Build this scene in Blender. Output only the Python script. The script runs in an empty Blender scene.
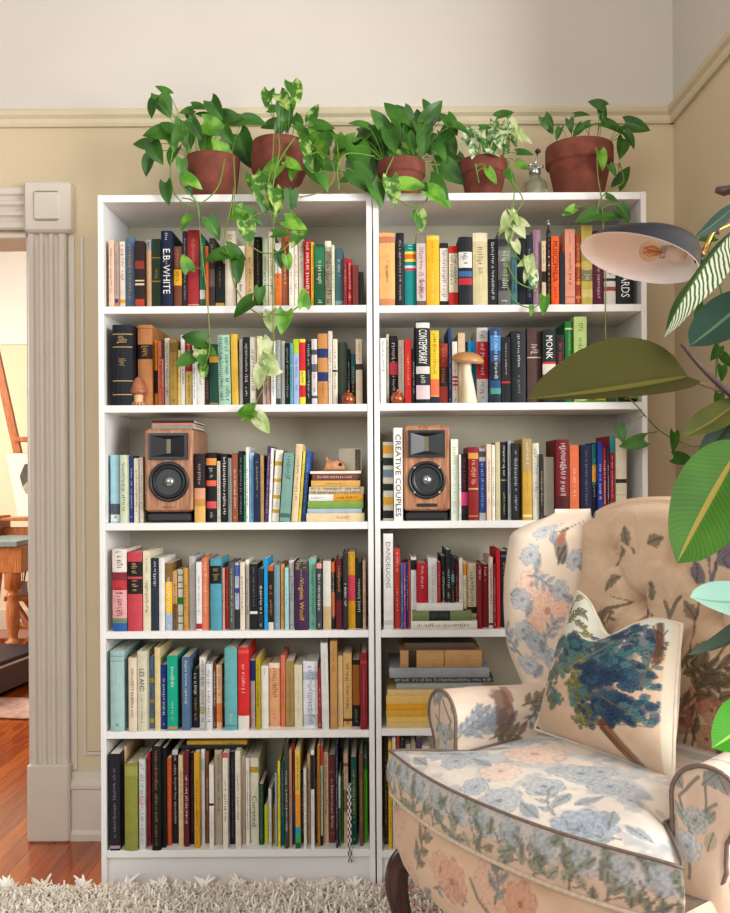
import bpy, math, random
import numpy as np
from mathutils import Vector, Matrix
SC = bpy.context.scene
COL = SC.collection
PI = math.pi
rnd = random.Random(7)

# ------------------------------------------------------------------ camera
F_PX = 888.0; CAMY = -2.583; CAMZ = 1.20; AX, AY = 374.0, 475.0; ROLL = 0.006
def unroll(px, py):
    u, v = px - 365.0, py - 456.5
    return u - ROLL * v + 365.0, v + ROLL * u + 456.5
def at(px, py, Y):
    """a photo pixel and a real distance -> a point of the place"""
    x, y = unroll(px, py); d = Y - CAMY
    return Vector(((x - AX) * d / F_PX, Y, CAMZ - (y - AY) * d / F_PX))
def project(P):
    P = np.asarray(P); d = P[..., 1] - CAMY
    x = AX + P[..., 0] * F_PX / d; y = AY - (P[..., 2] - CAMZ) * F_PX / d
    u, v = x - 365.0, y - 456.5
    return np.stack([u + ROLL * v + 365.0, v - ROLL * u + 456.5], -1)

cam = bpy.data.cameras.new('camera'); cam_o = bpy.data.objects.new('camera', cam); COL.objects.link(cam_o)
cam.sensor_fit = 'VERTICAL'; cam.sensor_height = 36.0; cam.lens = F_PX / 913 * 36
cam.shift_x = -(AX - 365) / 913; cam.shift_y = (AY - 456.5) / 913
cam.clip_start = 0.05; cam.clip_end = 60
cam_o.matrix_world = Matrix.Translation((0, CAMY, CAMZ)) @ Matrix.Rotation(PI / 2, 4, 'X') @ Matrix.Rotation(-ROLL, 4, 'Z')
SC.camera = cam_o

# ------------------------------------------------------------------ materials
def lin(c):
    return c / 12.92 if c <= 0.04045 else ((c + 0.055) / 1.055) ** 2.4
def hexc(h):
    return tuple(lin(int(h[i:i + 2], 16) / 255) for i in (0, 2, 4))
MATS = {}
def bsdf(m): return m.node_tree.nodes['Principled BSDF']
def new_mat(name):
    m = bpy.data.materials.new(name); m.use_nodes = True; return m
def mat(name, h, rough=0.5, metal=0.0, spec=0.5, noise=0.10, scale=40.0, bump=0.0, bscale=None, stretch=(1, 1, 1), coat=0.0):
    key = (name, h, rough, metal)
    if key in MATS: return MATS[key]
    m = new_mat(name); nt = m.node_tree; b = bsdf(m)
    b.inputs['Roughness'].default_value = rough; b.inputs['Metallic'].default_value = metal
    b.inputs['Specular IOR Level'].default_value = spec
    if coat: b.inputs['Coat Weight'].default_value = coat
    c = hexc(h)
    if noise > 0 or bump > 0:
        tc = nt.nodes.new('ShaderNodeTexCoord'); mp = nt.nodes.new('ShaderNodeMapping'); mp.inputs['Scale'].default_value = stretch
        nt.links.new(tc.outputs['Object'], mp.inputs['Vector'])
        n = nt.nodes.new('ShaderNodeTexNoise'); n.inputs['Scale'].default_value = scale; n.inputs['Detail'].default_value = 4
        nt.links.new(mp.outputs['Vector'], n.inputs['Vector'])
        r = nt.nodes.new('ShaderNodeValToRGB')
        r.color_ramp.elements[0].position = 0.3; r.color_ramp.elements[1].position = 0.7
        r.color_ramp.elements[0].color = tuple(max(0, x * (1 - noise)) for x in c) + (1,)
        r.color_ramp.elements[1].color = tuple(min(1, x * (1 + noise)) for x in c) + (1,)
        nt.links.new(n.outputs['Fac'], r.inputs['Fac']); nt.links.new(r.outputs['Color'], b.inputs['Base Color'])
        if bump > 0:
            n2 = n
            if bscale:
                n2 = nt.nodes.new('ShaderNodeTexNoise'); n2.inputs['Scale'].default_value = bscale
                nt.links.new(mp.outputs['Vector'], n2.inputs['Vector'])
            bp = nt.nodes.new('ShaderNodeBump'); bp.inputs['Strength'].default_value = bump; bp.inputs['Distance'].default_value = 0.002
            nt.links.new(n2.outputs['Fac'], bp.inputs['Height']); nt.links.new(bp.outputs['Normal'], b.inputs['Normal'])
    else:
        b.inputs['Base Color'].default_value = c + (1,)
    MATS[key] = m; return m
def wood(name, h1, h2, rough=0.45, axis=2, scale=18.0):
    key = (name, h1, h2)
    if key in MATS: return MATS[key]
    m = new_mat(name); nt = m.node_tree; b = bsdf(m); b.inputs['Roughness'].default_value = rough
    tc = nt.nodes.new('ShaderNodeTexCoord'); mp = nt.nodes.new('ShaderNodeMapping')
    s = [9.0, 9.0, 9.0]; s[axis] = 0.7; mp.inputs['Scale'].default_value = s
    nt.links.new(tc.outputs['Object'], mp.inputs['Vector'])
    n = nt.nodes.new('ShaderNodeTexNoise'); n.inputs['Scale'].default_value = scale; n.inputs['Detail'].default_value = 6; n.inputs['Distortion'].default_value = 0.6
    nt.links.new(mp.outputs['Vector'], n.inputs['Vector'])
    r = nt.nodes.new('ShaderNodeValToRGB'); r.color_ramp.elements[0].position = 0.35; r.color_ramp.elements[1].position = 0.68
    r.color_ramp.elements[0].color = hexc(h1) + (1,); r.color_ramp.elements[1].color = hexc(h2) + (1,)
    nt.links.new(n.outputs['Fac'], r.inputs['Fac']); nt.links.new(r.outputs['Color'], b.inputs['Base Color'])
    MATS[key] = m; return m
def leaf_mat(name, h1, h2, scale=9.0, lo=0.42, hi=0.60, rough=0.38, trans=0.25, stretch=(1, 1, 1)):
    m = new_mat(name); nt = m.node_tree; b = bsdf(m); b.inputs['Roughness'].default_value = rough
    tc = nt.nodes.new('ShaderNodeTexCoord'); mp = nt.nodes.new('ShaderNodeMapping'); mp.inputs['Scale'].default_value = stretch
    nt.links.new(tc.outputs['Object'], mp.inputs['Vector'])
    n = nt.nodes.new('ShaderNodeTexNoise'); n.inputs['Scale'].default_value = scale; n.inputs['Detail'].default_value = 5
    nt.links.new(mp.outputs['Vector'], n.inputs['Vector'])
    r = nt.nodes.new('ShaderNodeValToRGB'); r.color_ramp.elements[0].position = lo; r.color_ramp.elements[1].position = hi
    r.color_ramp.elements[0].color = hexc(h1) + (1,); r.color_ramp.elements[1].color = hexc(h2) + (1,)
    nt.links.new(n.outputs['Fac'], r.inputs['Fac']); nt.links.new(r.outputs['Color'], b.inputs['Base Color'])
    t = nt.nodes.new('ShaderNodeBsdfTranslucent'); nt.links.new(r.outputs['Color'], t.inputs['Color'])
    mx = nt.nodes.new('ShaderNodeMixShader'); mx.inputs[0].default_value = trans
    nt.links.new(b.outputs[0], mx.inputs[1]); nt.links.new(t.outputs[0], mx.inputs[2])
    nt.links.new(mx.outputs[0], nt.nodes['Material Output'].inputs['Surface'])
    return m
def paint_mat(name, rough=0.85, sheen=0.2, bscale=900.0, bump=0.25):
    m = new_mat(name); nt = m.node_tree; b = bsdf(m); b.inputs['Roughness'].default_value = rough
    b.inputs['Sheen Weight'].default_value = sheen; b.inputs['Specular IOR Level'].default_value = 0.25
    a = nt.nodes.new('ShaderNodeVertexColor'); a.layer_name = 'print'
    tc = nt.nodes.new('ShaderNodeTexCoord'); n = nt.nodes.new('ShaderNodeTexNoise'); n.inputs['Scale'].default_value = bscale
    nt.links.new(tc.outputs['Object'], n.inputs['Vector'])
    bp = nt.nodes.new('ShaderNodeBump'); bp.inputs['Strength'].default_value = bump; bp.inputs['Distance'].default_value = 0.001
    nt.links.new(n.outputs['Fac'], bp.inputs['Height']); nt.links.new(bp.outputs['Normal'], b.inputs['Normal'])
    nt.links.new(a.outputs['Color'], b.inputs['Base Color'])
    return m

# ------------------------------------------------------------------ mesh building
class MB:
    def __init__(s): s.v = []; s.f = []; s.m = []; s.sm = []; s.mats = []
    def mi(s, m):
        if m not in s.mats: s.mats.append(m)
        return s.mats.index(m)
    def face(s, idx, m, smooth=False): s.f.append(tuple(idx)); s.m.append(s.mi(m)); s.sm.append(smooth)
    def add(s, pts): 
        b = len(s.v); s.v.extend([tuple(p) for p in pts]); return b
    def box(s, x0, x1, y0, y1, z0, z1, m):
        b = s.add([(x0, y0, z0), (x1, y0, z0), (x1, y1, z0), (x0, y1, z0), (x0, y0, z1), (x1, y0, z1), (x1, y1, z1), (x0, y1, z1)])
        for q in ((3, 2, 1, 0), (4, 5, 6, 7), (0, 1, 5, 4), (1, 2, 6, 5), (2, 3, 7, 6), (3, 0, 4, 7)): s.face([b + i for i in q], m)
    def bbox(s, x0, x1, y0, y1, z0, z1, m, r=0.003):
        """box with chamfered edges"""
        r = min(r, abs(x1 - x0) * .45, abs(y1 - y0) * .45, abs(z1 - z0) * .45)
        rings = []
        for z, k in ((z0, r), (z0 + r, 0), (z1 - r, 0), (z1, r)):
            q = r
            rings.append([(x0 + q + k, y0 + k, z), (x1 - q - k, y0 + k, z), (x1 - k, y0 + q + k, z), (x1 - k, y1 - q - k, z), (x1 - q - k, y1 - k, z), (x0 + q + k, y1 - k, z), (x0 + k, y1 - q - k, z), (x0 + k, y0 + q + k, z)])
        s.loft(rings, m, closed=True, caps=True, smooth=False)
    def loft(s, rings, m, closed=True, caps=False, smooth=True, endcap=None):
        n = len(rings[0]); bs = [s.add(r) for r in rings]
        mm = m if isinstance(m, (list, tuple)) else [m] * (len(rings) - 1)
        for k in range(len(rings) - 1):
            for i in range(n if closed else n - 1):
                j = (i + 1) % n
                s.face((bs[k] + i, bs[k] + j, bs[k + 1] + j, bs[k + 1] + i), mm[k], smooth)
        if caps:
            s.face([bs[0] + i for i in reversed(range(n))], mm[0]); s.face([bs[-1] + i for i in range(n)], mm[-1])
    def tube(s, path, r, m, seg=8, caps=True, smooth=True):
        path = [Vector(p) for p in path]; rings = []
        N = None
        for i, p in enumerate(path):
            t = (path[min(i + 1, len(path) - 1)] - path[max(i - 1, 0)])
            if t.length < 1e-9: t = Vector((0, 0, 1))
            t.normalize()
            if N is None:
                N = t.orthogonal().normalized()
            N = (N - t * N.dot(t))
            if N.length < 1e-6: N = t.orthogonal()
            N.normalize()
            B = t.cross(N); rr = r[i] if isinstance(r, (list, tuple)) else r
            rings.append([p + (N * math.cos(2 * PI * k / seg) + B * math.sin(2 * PI * k / seg)) * rr for k in range(seg)])
        s.loft(rings, m, caps=caps, smooth=smooth)
    def lathe(s, prof, m, seg=32, M=None, caps=True, smooth=True):
        """prof: [(radius, height)]; revolved about local z"""
        rings = []
        for r, h in prof:
            ring = [Vector((r * math.cos(2 * PI * k / seg), r * math.sin(2 * PI * k / seg), h)) for k in range(seg)]
            if M is not None: ring = [M @ p for p in ring]
            rings.append(ring)
        s.loft(rings, m, caps=caps, smooth=smooth)
    def grid(s, fn, nu, nv, m, smooth=True):
        b = len(s.v)
        for j in range(nv + 1):
            for i in range(nu + 1): s.v.append(tuple(fn(i / nu, j / nv)))
        for j in range(nv):
            for i in range(nu):
                a = b + j * (nu + 1) + i; s.face((a, a + 1, a + nu + 2, a + nu + 1), m, smooth)
    def build(s, name, parent=None, link=True):
        me = bpy.data.meshes.new(name); me.from_pydata(s.v, [], s.f)
        for m in s.mats: me.materials.append(m)
        me.polygons.foreach_set('material_index', s.m); me.polygons.foreach_set('use_smooth', s.sm); me.update()
        o = bpy.data.objects.new(name, me); COL.objects.link(o)
        if parent: o.parent = parent
        return o
def empty(name, loc=(0, 0, 0), rotz=0):
    o = bpy.data.objects.new(name, None); o.empty_display_size = .05; o.location = loc; o.rotation_euler = (0, 0, rotz); COL.objects.link(o); return o
def tag(o, label, cat, group=None, kind=None):
    if label: o['label'] = label
    if cat: o['category'] = cat
    if group: o['group'] = group
    if kind: o['kind'] = kind
    return o
def struct(o, label=None):
    o['kind'] = 'structure'
    if label: o['label'] = label
    return o
def frame(o, zdir, ydir=(0, 0, 1)):
    """matrix with origin o and local z along zdir"""
    z = Vector(zdir).normalized(); x = Vector(ydir).cross(z)
    if x.length < 1e-6: x = Vector((1, 0, 0))
    x.normalize(); y = z.cross(x)
    M = Matrix((x, y, z)).transposed().to_4x4(); M.translation = Vector(o); return M
def bez(a, b, c, n=8):
    a, b, c = Vector(a), Vector(b), Vector(c)
    return [a * (1 - t) ** 2 + b * 2 * t * (1 - t) + c * t * t for t in [i / n for i in range(n + 1)]]
def spline(pts, n=6):
    pts = [Vector(p) for p in pts]; out = []
    for i in range(len(pts) - 1):
        p0 = pts[max(i - 1, 0)]; p1 = pts[i]; p2 = pts[i + 1]; p3 = pts[min(i + 2, len(pts) - 1)]
        for k in range(n):
            t = k / n
            out.append(0.5 * ((2 * p1) + (-p0 + p2) * t + (2 * p0 - 5 * p1 + 4 * p2 - p3) * t * t + (-p0 + 3 * p1 - 3 * p2 + p3) * t ** 3))
    out.append(pts[-1]); return out
TXT = {}
def text_mesh(s):
    """lettering as flat faces, fitted to a unit box"""
    if s in TXT: return TXT[s]
    cu = bpy.data.curves.new('lettering', 'FONT'); cu.body = s; cu.resolution_u = 2; cu.size = 1
    o = bpy.data.objects.new('lettering', cu); me = bpy.data.meshes.new_from_object(o)
    vs = [tuple(v.co) for v in me.vertices]; fs = [tuple(p.vertices) for p in me.polygons]
    bpy.data.objects.remove(o); bpy.data.curves.remove(cu); bpy.data.meshes.remove(me)
    xs = [v[0] for v in vs]; ys = [v[1] for v in vs]; x0, x1, y0, y1 = min(xs), max(xs), min(ys), max(ys)
    vs = [((v[0] - x0) / (x1 - x0), (v[1] - y0) / (y1 - y0)) for v in vs]
    TXT[s] = (vs, fs); return TXT[s]
# ------------------------------------------------------------------ the room
WY = 0.37; WX = 1.002; CEIL = 3.15; RAILZ = 2.39
m_wall = mat('cream_wall_paint', 'd7c6a5', .8, noise=.03, scale=3, bump=.03, bscale=60)
m_frieze = mat('grey_white_wall_paint', 'd3cdc4', .8, noise=.02, scale=3)
m_rail = mat('cream_trim_paint', 'd6c9aa', .5, noise=.02)
m_trim = mat('white_trim_paint', 'd8cfc1', .42, noise=.03, scale=8)
m_ceil = mat('white_ceiling_paint', 'dedad0', .85, noise=.02)

def wood_floor():
    m = new_mat('orange_wood_planks'); nt = m.node_tree; b = bsdf(m); b.inputs['Roughness'].default_value = .22
    b.inputs['Coat Weight'].default_value = .3; b.inputs['Coat Roughness'].default_value = .12
    tc = nt.nodes.new('ShaderNodeTexCoord'); mp = nt.nodes.new('ShaderNodeMapping'); mp.inputs['Rotation'].default_value = (0, 0, PI / 2)
    nt.links.new(tc.outputs['Object'], mp.inputs['Vector'])
    br = nt.nodes.new('ShaderNodeTexBrick'); br.inputs['Scale'].default_value = 1; br.inputs['Brick Width'].default_value = 1.6; br.inputs['Row Height'].default_value = .062
    br.inputs['Mortar Size'].default_value = .0016; br.inputs['Color1'].default_value = (.35, .35, .35, 1); br.inputs['Color2'].default_value = (.95, .95, .95, 1); br.inputs['Mortar'].default_value = (0, 0, 0, 1)
    br.offset = .37
    nt.links.new(mp.outputs['Vector'], br.inputs['Vector'])
    mp2 = nt.nodes.new('ShaderNodeMapping'); mp2.inputs['Scale'].default_value = (14, .9, 1); nt.links.new(tc.outputs['Object'], mp2.inputs['Vector'])
    n = nt.nodes.new('ShaderNodeTexNoise'); n.inputs['Scale'].default_value = 5; n.inputs['Detail'].default_value = 8; nt.links.new(mp2.outputs['Vector'], n.inputs['Vector'])
    mx = nt.nodes.new('ShaderNodeMix'); mx.data_type = 'FLOAT'; mx.inputs[0].default_value = .55
    nt.links.new(br.outputs['Color'], mx.inputs[2]); nt.links.new(n.outputs['Fac'], mx.inputs[3])
    r = nt.nodes.new('ShaderNodeValToRGB'); e = r.color_ramp.elements
    e[0].position = .0; e[0].color = hexc('2e0d04') + (1,); e[1].position = .9; e[1].color = hexc('d4700f') + (1,)
    k = e.new(.45); k.color = hexc('94390a') + (1,)
    nt.links.new(mx.outputs[0], r.inputs['Fac']); nt.links.new(r.outputs['Color'], b.inputs['Base Color'])
    return m
m_floor = wood_floor()

b = MB(); b.box(-4.2, 3.2, -4.2, 6.0, -.1, 0, m_floor); struct(b.build('floor'))
b = MB(); b.box(-3.4, 3.2, -4.2, WY + .14, CEIL, CEIL + .1, m_ceil); struct(b.build('ceiling'))
DX0, DX1, DZ = -2.02, -1.140, 2.005      # doorway opening
WT = .14
def wall_piece(bm, x0, x1, z0, z1):
    if z1 <= RAILZ: bm.box(x0, x1, WY, WY + WT, z0, z1, m_wall)
    else:
        if z0 < RAILZ: bm.box(x0, x1, WY, WY + WT, z0, RAILZ, m_wall)
        bm.box(x0, x1, WY, WY + WT, max(z0, RAILZ), z1, m_frieze)
b = MB(); wall_piece(b, DX1, WX + .12, 0, CEIL); wall_piece(b, -3.4, DX0, 0, CEIL); wall_piece(b, DX0, DX1, DZ, CEIL)
struct(b.build('wall_back'))
# right wall with a tall window nearer the camera
WIN = (-3.4, -1.3, .7, 2.75); PIER = -.46; BX = 2.85
b = MB()
def rw(y0, y1, z0, z1):
    if z0 < RAILZ: b.box(WX, WX + .12, y0, y1, z0, min(z1, RAILZ), m_wall)
    if z1 > RAILZ: b.box(WX, WX + .12, y0, y1, max(z0, RAILZ), z1, m_frieze)
rw(PIER, WY, 0, CEIL)
b.box(WX + .12, BX, PIER, PIER + .12, 0, RAILZ, m_wall); b.box(WX + .12, BX, PIER, PIER + .12, RAILZ, CEIL, m_frieze)   # the room widens beyond the armchair
WX = BX
rw(WIN[1], PIER + .12, 0, CEIL); rw(WIN[0], WIN[1], 0, WIN[2]); rw(WIN[0], WIN[1], WIN[3], CEIL); rw(-4.2, WIN[0], 0, CEIL)
struct(b.build('wall_right'))
b = MB()
for y in (WIN[0], (WIN[0] + WIN[1]) / 2 - .02, WIN[1] - .045): b.box(WX + .03, WX + .08, y, y + .045, WIN[2], WIN[3], m_trim)
for z in (WIN[2], (WIN[2] + WIN[3]) / 2, WIN[3] - .045): b.box(WX + .03, WX + .08, WIN[0], WIN[1], z, z + .045, m_trim)
struct(b.build('window_1')); WX = 1.002
# picture rail (profiled) round the room
def rail_profile():
    return [(0, -.030), (.012, -.030), (.016, -.020), (.016, -.006), (.026, .004), (.030, .016), (.022, .026), (.010, .030), (0, .030)]
b = MB()
rings = [[(x, WY - d, RAILZ + h) for d, h in rail_profile()] for x in (-3.4, WX)]
b.loft(rings, m_rail, closed=True, caps=True, smooth=False); struct(b.build('trim_1'))
b = MB()
rings = [[(WX - d, y, RAILZ + h) for d, h in rail_profile()] for y in (WY, PIER)]
b.loft(rings, m_rail, closed=True, caps=True, smooth=False); struct(b.build('trim_2'))
# door casing: fluted uprights, corner blocks, header, plinth blocks
def casing():
    b = MB()
    cx0, cx1 = DX1, DX1 + .128
    def flutes(n, w): # depth profile across the casing
        pts = [(0, 0), (0, .022), (.006, .028)]
        for k in range(n):
            c = w * (k + 1) / (n + 1); h = w / (n + 1) * .34
            pts += [(c - h, .028), (c - h * .5, .019), (c, .016), (c + h * .5, .019), (c + h, .028)]
        pts += [(w - .006, .028), (w, .022), (w, 0)]
        return pts
    for x0 in (DX1, DX0 - .128):
        rings = [[(x0 + u, WY - d, z) for u, d in flutes(3, .128)] for z in (.255, DZ)]
        b.loft(rings, m_trim, closed=True, caps=True, smooth=False)
        b.bbox(x0 - .006, x0 + .134, WY - .04, WY, 0, .255, m_trim, .006)
        b.bbox(x0 - .004, x0 + .150, WY - .046, WY, DZ - .002, DZ + .166, m_trim, .008)
        b.bbox(x0 + .03, x0 + .116, WY - .052, WY - .04, DZ + .035, DZ + .13, m_trim, .006)
    rings = [[(x, WY - d, DZ + .012 + u) for u, d in flutes(3, .14)] for x in (DX0 - .02, DX1 + .01)]
    b.loft(rings, m_trim, closed=True, caps=True, smooth=False)
    # jamb lining the opening
    b.box(DX1 - .004, DX1 + .004, WY - .02, WY + WT + .02, 0, DZ, m_trim); b.box(DX0 - .004, DX0 + .004, WY - .02, WY + WT + .02, 0, DZ, m_trim)
    b.box(DX0, DX1, WY - .02, WY + WT + .02, DZ - .014, DZ - .001, m_trim)
    struct(b.build('door_1'))
casing()
# tall baseboard with a moulded cap, panel mouldings above it
def baseboard(name, p0, p1, out):
    prof = [(0, 0), (.030, 0), (.030, .022), (.022, .034), (.020, .165), (.028, .172), (.028, .184), (.014, .200), (.012, .222), (0, .226)]
    b = MB(); rings = []
    for p in (p0, p1): rings.append([(p[0] + out[0] * d, p[1] + out[1] * d, z) for d, z in prof])
    b.loft(rings, m_trim, closed=True, caps=True, smooth=False); return struct(b.build(name))
baseboard('baseboard_back', (DX1 + .128, WY), (WX, WY), (0, -1))
baseboard('baseboard_left', (-3.4, WY), (DX0 - .128, WY), (0, -1))
baseboard('baseboard_right', (WX, WY), (WX, PIER), (-1, 0))
b = MB()
for x0, x1, z0, z1 in ((DX1 + .128, DX1 + .150, .226, 2.17), (DX1 + .168, DX1 + .180, .275, 2.0), (DX1 + .1802, WX, .275, .287)):
    b.bbox(x0, x1, WY - .005, WY, z0, z1, m_trim, .002)
struct(b.build('trim_3'))

# ------------------------------------------------------------------ the studio beyond the doorway
FY = 4.45
m_far = mat('peach_cream_wall_paint', 'efd9b8', .8, noise=.02, scale=2)
m_farup = mat('bright_white_wall_paint', 'f0ebe2', .8, noise=.02, scale=2)
b = MB(); b.box(-4.2, 1.0, FY, FY + .1, 0, 2.28, m_far); b.box(-4.2, 1.0, FY, FY + .1, 2.28, 3.1, m_farup); b.box(-4.2, 1.0, FY - .02, FY, 2.25, 2.28, m_farup)
struct(b.build('wall_studio'))
b = MB(); b.box(-4.2, 1.0, WY + WT, FY + .1, 3.1, 3.2, m_ceil); struct(b.build('ceiling_studio'))
b = MB(); b.box(-4.2, 1.0, FY - .025, FY, 0, .15, m_trim); struct(b.build('baseboard_studio'))
o_wood = wood('easel_orange_wood', '9a4a1c', 'cf7f42', .4)
# studio easel
def easel():
    Y = 3.62
    e = empty('easel', (at(10, 500, Y).x, Y, 0))
    X0 = e.location.x
    def bar(name, pts, w, d):
        b = MB(); pts = [Vector(p) for p in pts]; rings = []
        t = (pts[1] - pts[0]).normalized(); s = Vector((0, 1, 0)); r = t.cross(s).normalized()
        for p in pts: rings.append([p + r * w + s * d, p - r * w + s * d, p - r * w - s * d, p + r * w - s * d])
        b.loft(rings, o_wood, caps=True, smooth=False); return b.build(name, e)
    L = lambda px, py, dy=0: Vector(at(px, py, Y + dy)) - Vector(e.location)
    bar('mast', [L(-9, 330), L(33, 520)], .026, .018)
    z = L(0, 440).z
    b = MB(); b.bbox(L(14, 0).x, L(60, 0).x, -.04, .02, z - .015, z + .02, o_wood); b.build('top_clamp', e)
    z = L(0, 517).z
    b = MB(); b.bbox(L(3, 0).x, L(75, 0).x, -.16, .03, z - .02, z, o_wood); b.bbox(L(3, 0).x, L(75, 0).x, -.10, .03, z - .12, z - .07, o_wood); b.bbox(L(1, 0).x, L(6, 0).x, -.17, .03, z - .12, z + .015, o_wood); b.build('tray', e)
    f = Vector((0, 0, 0))
    bar('leg', [L(4, 530), Vector((L(0, 0).x - .1, 0, 0))], .022, .018)
    bar('leg', [L(34, 530), Vector((L(40, 0).x, 0, 0))], .022, .018)
    bar('rear_leg', [L(36, 545, .05), Vector((L(30, 0).x, .6, 0))], .02, .018)
    bar('foot_bar', [Vector((L(0, 0).x - .12, 0.03, .045)), Vector((L(48, 0).x, 0.03, .045))], .025, .02)
    tag(e, 'orange wooden studio easel holding a drawing beyond the doorway', 'easel')
    # drawing on the easel tray
    b = MB(); mw = mat('drawing_paper', 'ece2cf', .8, noise=.02); mg = mat('charcoal_drawing', '57504a', .9, noise=.3, scale=30); ms = mat('dark_stretcher_wood', '5b3a22', .6); mg2 = mat('soft_grey_drawing', 'a89c8c', .9, noise=.25, scale=25)
    Yd = Y - .14
    lean = Vector((0, .10, 0))
    q = [at(18, 516, Yd), at(60, 516, Yd), at(60, 453, Yd) + lean, at(0, 453, Yd) + lean]
    n = Vector((0, 1, .15)).normalized() * .018
    bb = b.add(q + [p + n for p in q])
    b.face((bb, bb + 1, bb + 2, bb + 3), mw)
    for i in range(4): b.face((bb + i, bb + 4 + i, bb + 4 + (i + 1) % 4, bb + (i + 1) % 4), ms)
    b.face((bb + 7, bb + 6, bb + 5, bb + 4), ms)
    def flat(pts, m, off=.002):
        k = b.add([at(x, y, Yd) + lean * ((516 - y) / 63) - Vector((0, off, 0)) for x, y in pts]); b.face([k + i for i in range(len(pts))][::-1], m)
    flat([(20, 464), (32, 462), (44, 470), (50, 485), (40, 488), (34, 478), (26, 479), (20, 487), (16, 476)], mg)
    flat([(20, 487), (26, 479), (34, 478), (40, 488), (36, 494), (24, 494)], mg2, .0018)
    o = b.build('drawing'); tag(o, 'charcoal drawing on white paper propped on the studio easel', 'drawing')
easel()
# work table with a turned leg
def table():
    Y = 2.95; e = empty('work_table', (at(-40, 540, Y).x, Y, 0)); ex = e.location.x
    tz = at(0, 541, Y).z; xr = at(15, 0, Y).x - ex
    mt = mat('pale_blue_grey_table_top', '8d9fa0', .35, noise=.08); lw = wood('turned_leg_orange_wood', 'b5642f', 'dd9258', .4)
    b = MB(); b.bbox(-.9, xr + .005, -.03, .55, tz - .035, tz, mt); b.build('table_top', e)
    b = MB(); b.bbox(-.9, xr + .02, .0, .52, tz - .20, tz - .036, lw); b.build('apron', e)
    lz = tz - .04; lx = xr - .055
    prof = [(.030, 0), (.034, .015), (.034, .10), (.046, .11), (.046, .17), (.030, .18), (.026, .20), (.036, .24), (.043, .33), (.040, .40), (.030, .44), (.038, .455), (.038, .47), (.026, .48), (.050, .50), (.050, lz)]
    for x, y in ((lx, .05), (-.85, .05), (lx, .47)):
        b = MB(); b.lathe(prof, lw, 16, Matrix.Translation((x, y, 0)) @ Matrix.Rotation(PI / 4, 4, 'Z')); b.build('leg', e)
    tag(e, 'orange wood work table with turned leg and blue grey top through doorway', 'table')
table()
# small trestle stool with the brush jar
def stool():
    Y = 3.25; e = empty('trestle_stand', (at(28, 600, Y).x, Y, 0)); zt = at(0, 594, Y).z
    b = MB(); b.bbox(-.10, .28, -.14, .16, zt - .03, zt, o_wood); b.build('top', e)
    for sx, ex2 in ((-.06, .2), (.22, -.06)):
        b = MB(); b.tube([(sx, -.09, zt - .03), (ex2, -.09, .0)], .022, o_wood, 6); b.build('leg', e)
        b = MB(); b.tube([(sx, .09, zt - .03), (ex2, .09, .0)], .022, o_wood, 6); b.build('leg', e)
    b = MB(); b.bbox(-.06, .24, -.12, .12, .22, .245, o_wood); b.build('shelf', e)
    tag(e, 'small orange trestle stand with crossed legs beside the studio table', 'stand')
    j = empty('brush_jar', (e.location.x - .02, Y - .05, zt))
    b = MB(); b.lathe([(.034, 0), (.036, .004), (.036, .085), (.033, .085), (.032, .01)], mat('grey_glazed_jar', 'b9b7ad', .3), 20); b.build('jar', j)
    for k, (dx, dy, h) in enumerate(((-.015, 0, .2), (.012, .01, .22), (.02, -.01, .18), (0, .015, .19))):
        b = MB(); p0 = Vector((dx * .4, dy, .012)); p1 = Vector((dx * 1.9, dy * 1.3, h))
        b.tube([p0, p0.lerp(p1, .75)], .003, mat('dark_brush_handle', '2b2320', .5), 6); b.tube([p0.lerp(p1, .75), p0.lerp(p1, .9), p1], [.004, .006, .001], mat('brush_bristle', '4a4038', .8), 6); b.build('brush', j)
    tag(j, 'grey jar of paint brushes on the studio trestle stand', 'jar')
stool()
# dark low bench with a pale rail, and a bunched pink rug beside it
def bench():
    Y0, Y1 = 1.80, 2.75
    A = at(-30, 712, 1.95); B_ = at(38, 668, 2.6)
    d = (Vector((B_.x, B_.y, 0)) - Vector((A.x, A.y, 0))).normalized(); nrm = Vector((-d.y, d.x, 0))
    e = empty('low_bench', (A.x, A.y, 0)); e.rotation_euler = (0, 0, math.atan2(d.y, d.x))
    b = MB(); b.bbox(-.3, .78, 0, .42, .03, .17, mat('dark_taupe_panel', '5a4c4a', .5)); b.build('body', e)
    b = MB(); b.bbox(-.3, .78, .0, .42, .175, .2, mat('black_vinyl_pad', '232730', .45)); b.build('pad', e)
    b = MB(); b.bbox(-.3, .78, -.008, .004, .164, .176, mat('pale_metal_edge', 'd9dde0', .3, .4)); b.build('edge_strip', e)
    for x in (-.25, .7):
        b = MB(); b.box(x, x + .05, .05, .37, 0, .03, mat('black_vinyl_pad', '232730', .45)); b.build('foot', e)
    tag(e, 'low black padded bench with pale edge strip on studio floor', 'bench')
    b = MB(); mp = mat('pink_woven_rug', 'cfa79a', .9, noise=.25, scale=25, bump=.4); cx = at(26, 702, 2.1).x
    b.grid(lambda u, v: (cx - .35 + u * .75 + .03 * math.sin(v * 9), 1.82 + v * .36 + .02 * math.sin(u * 7), .012 + .022 * max(0, math.sin(u * 17 + v * 6)) * math.sin(v * PI) + .004 * math.sin(v * 40)), 30, 20, mp)
    o = b.build('rug'); sm = o.modifiers.new('thick', 'SOLIDIFY'); sm.thickness = .008
    tag(o, 'crumpled dusty pink woven rug on studio floor by the bench', 'rug')
bench()
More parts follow.
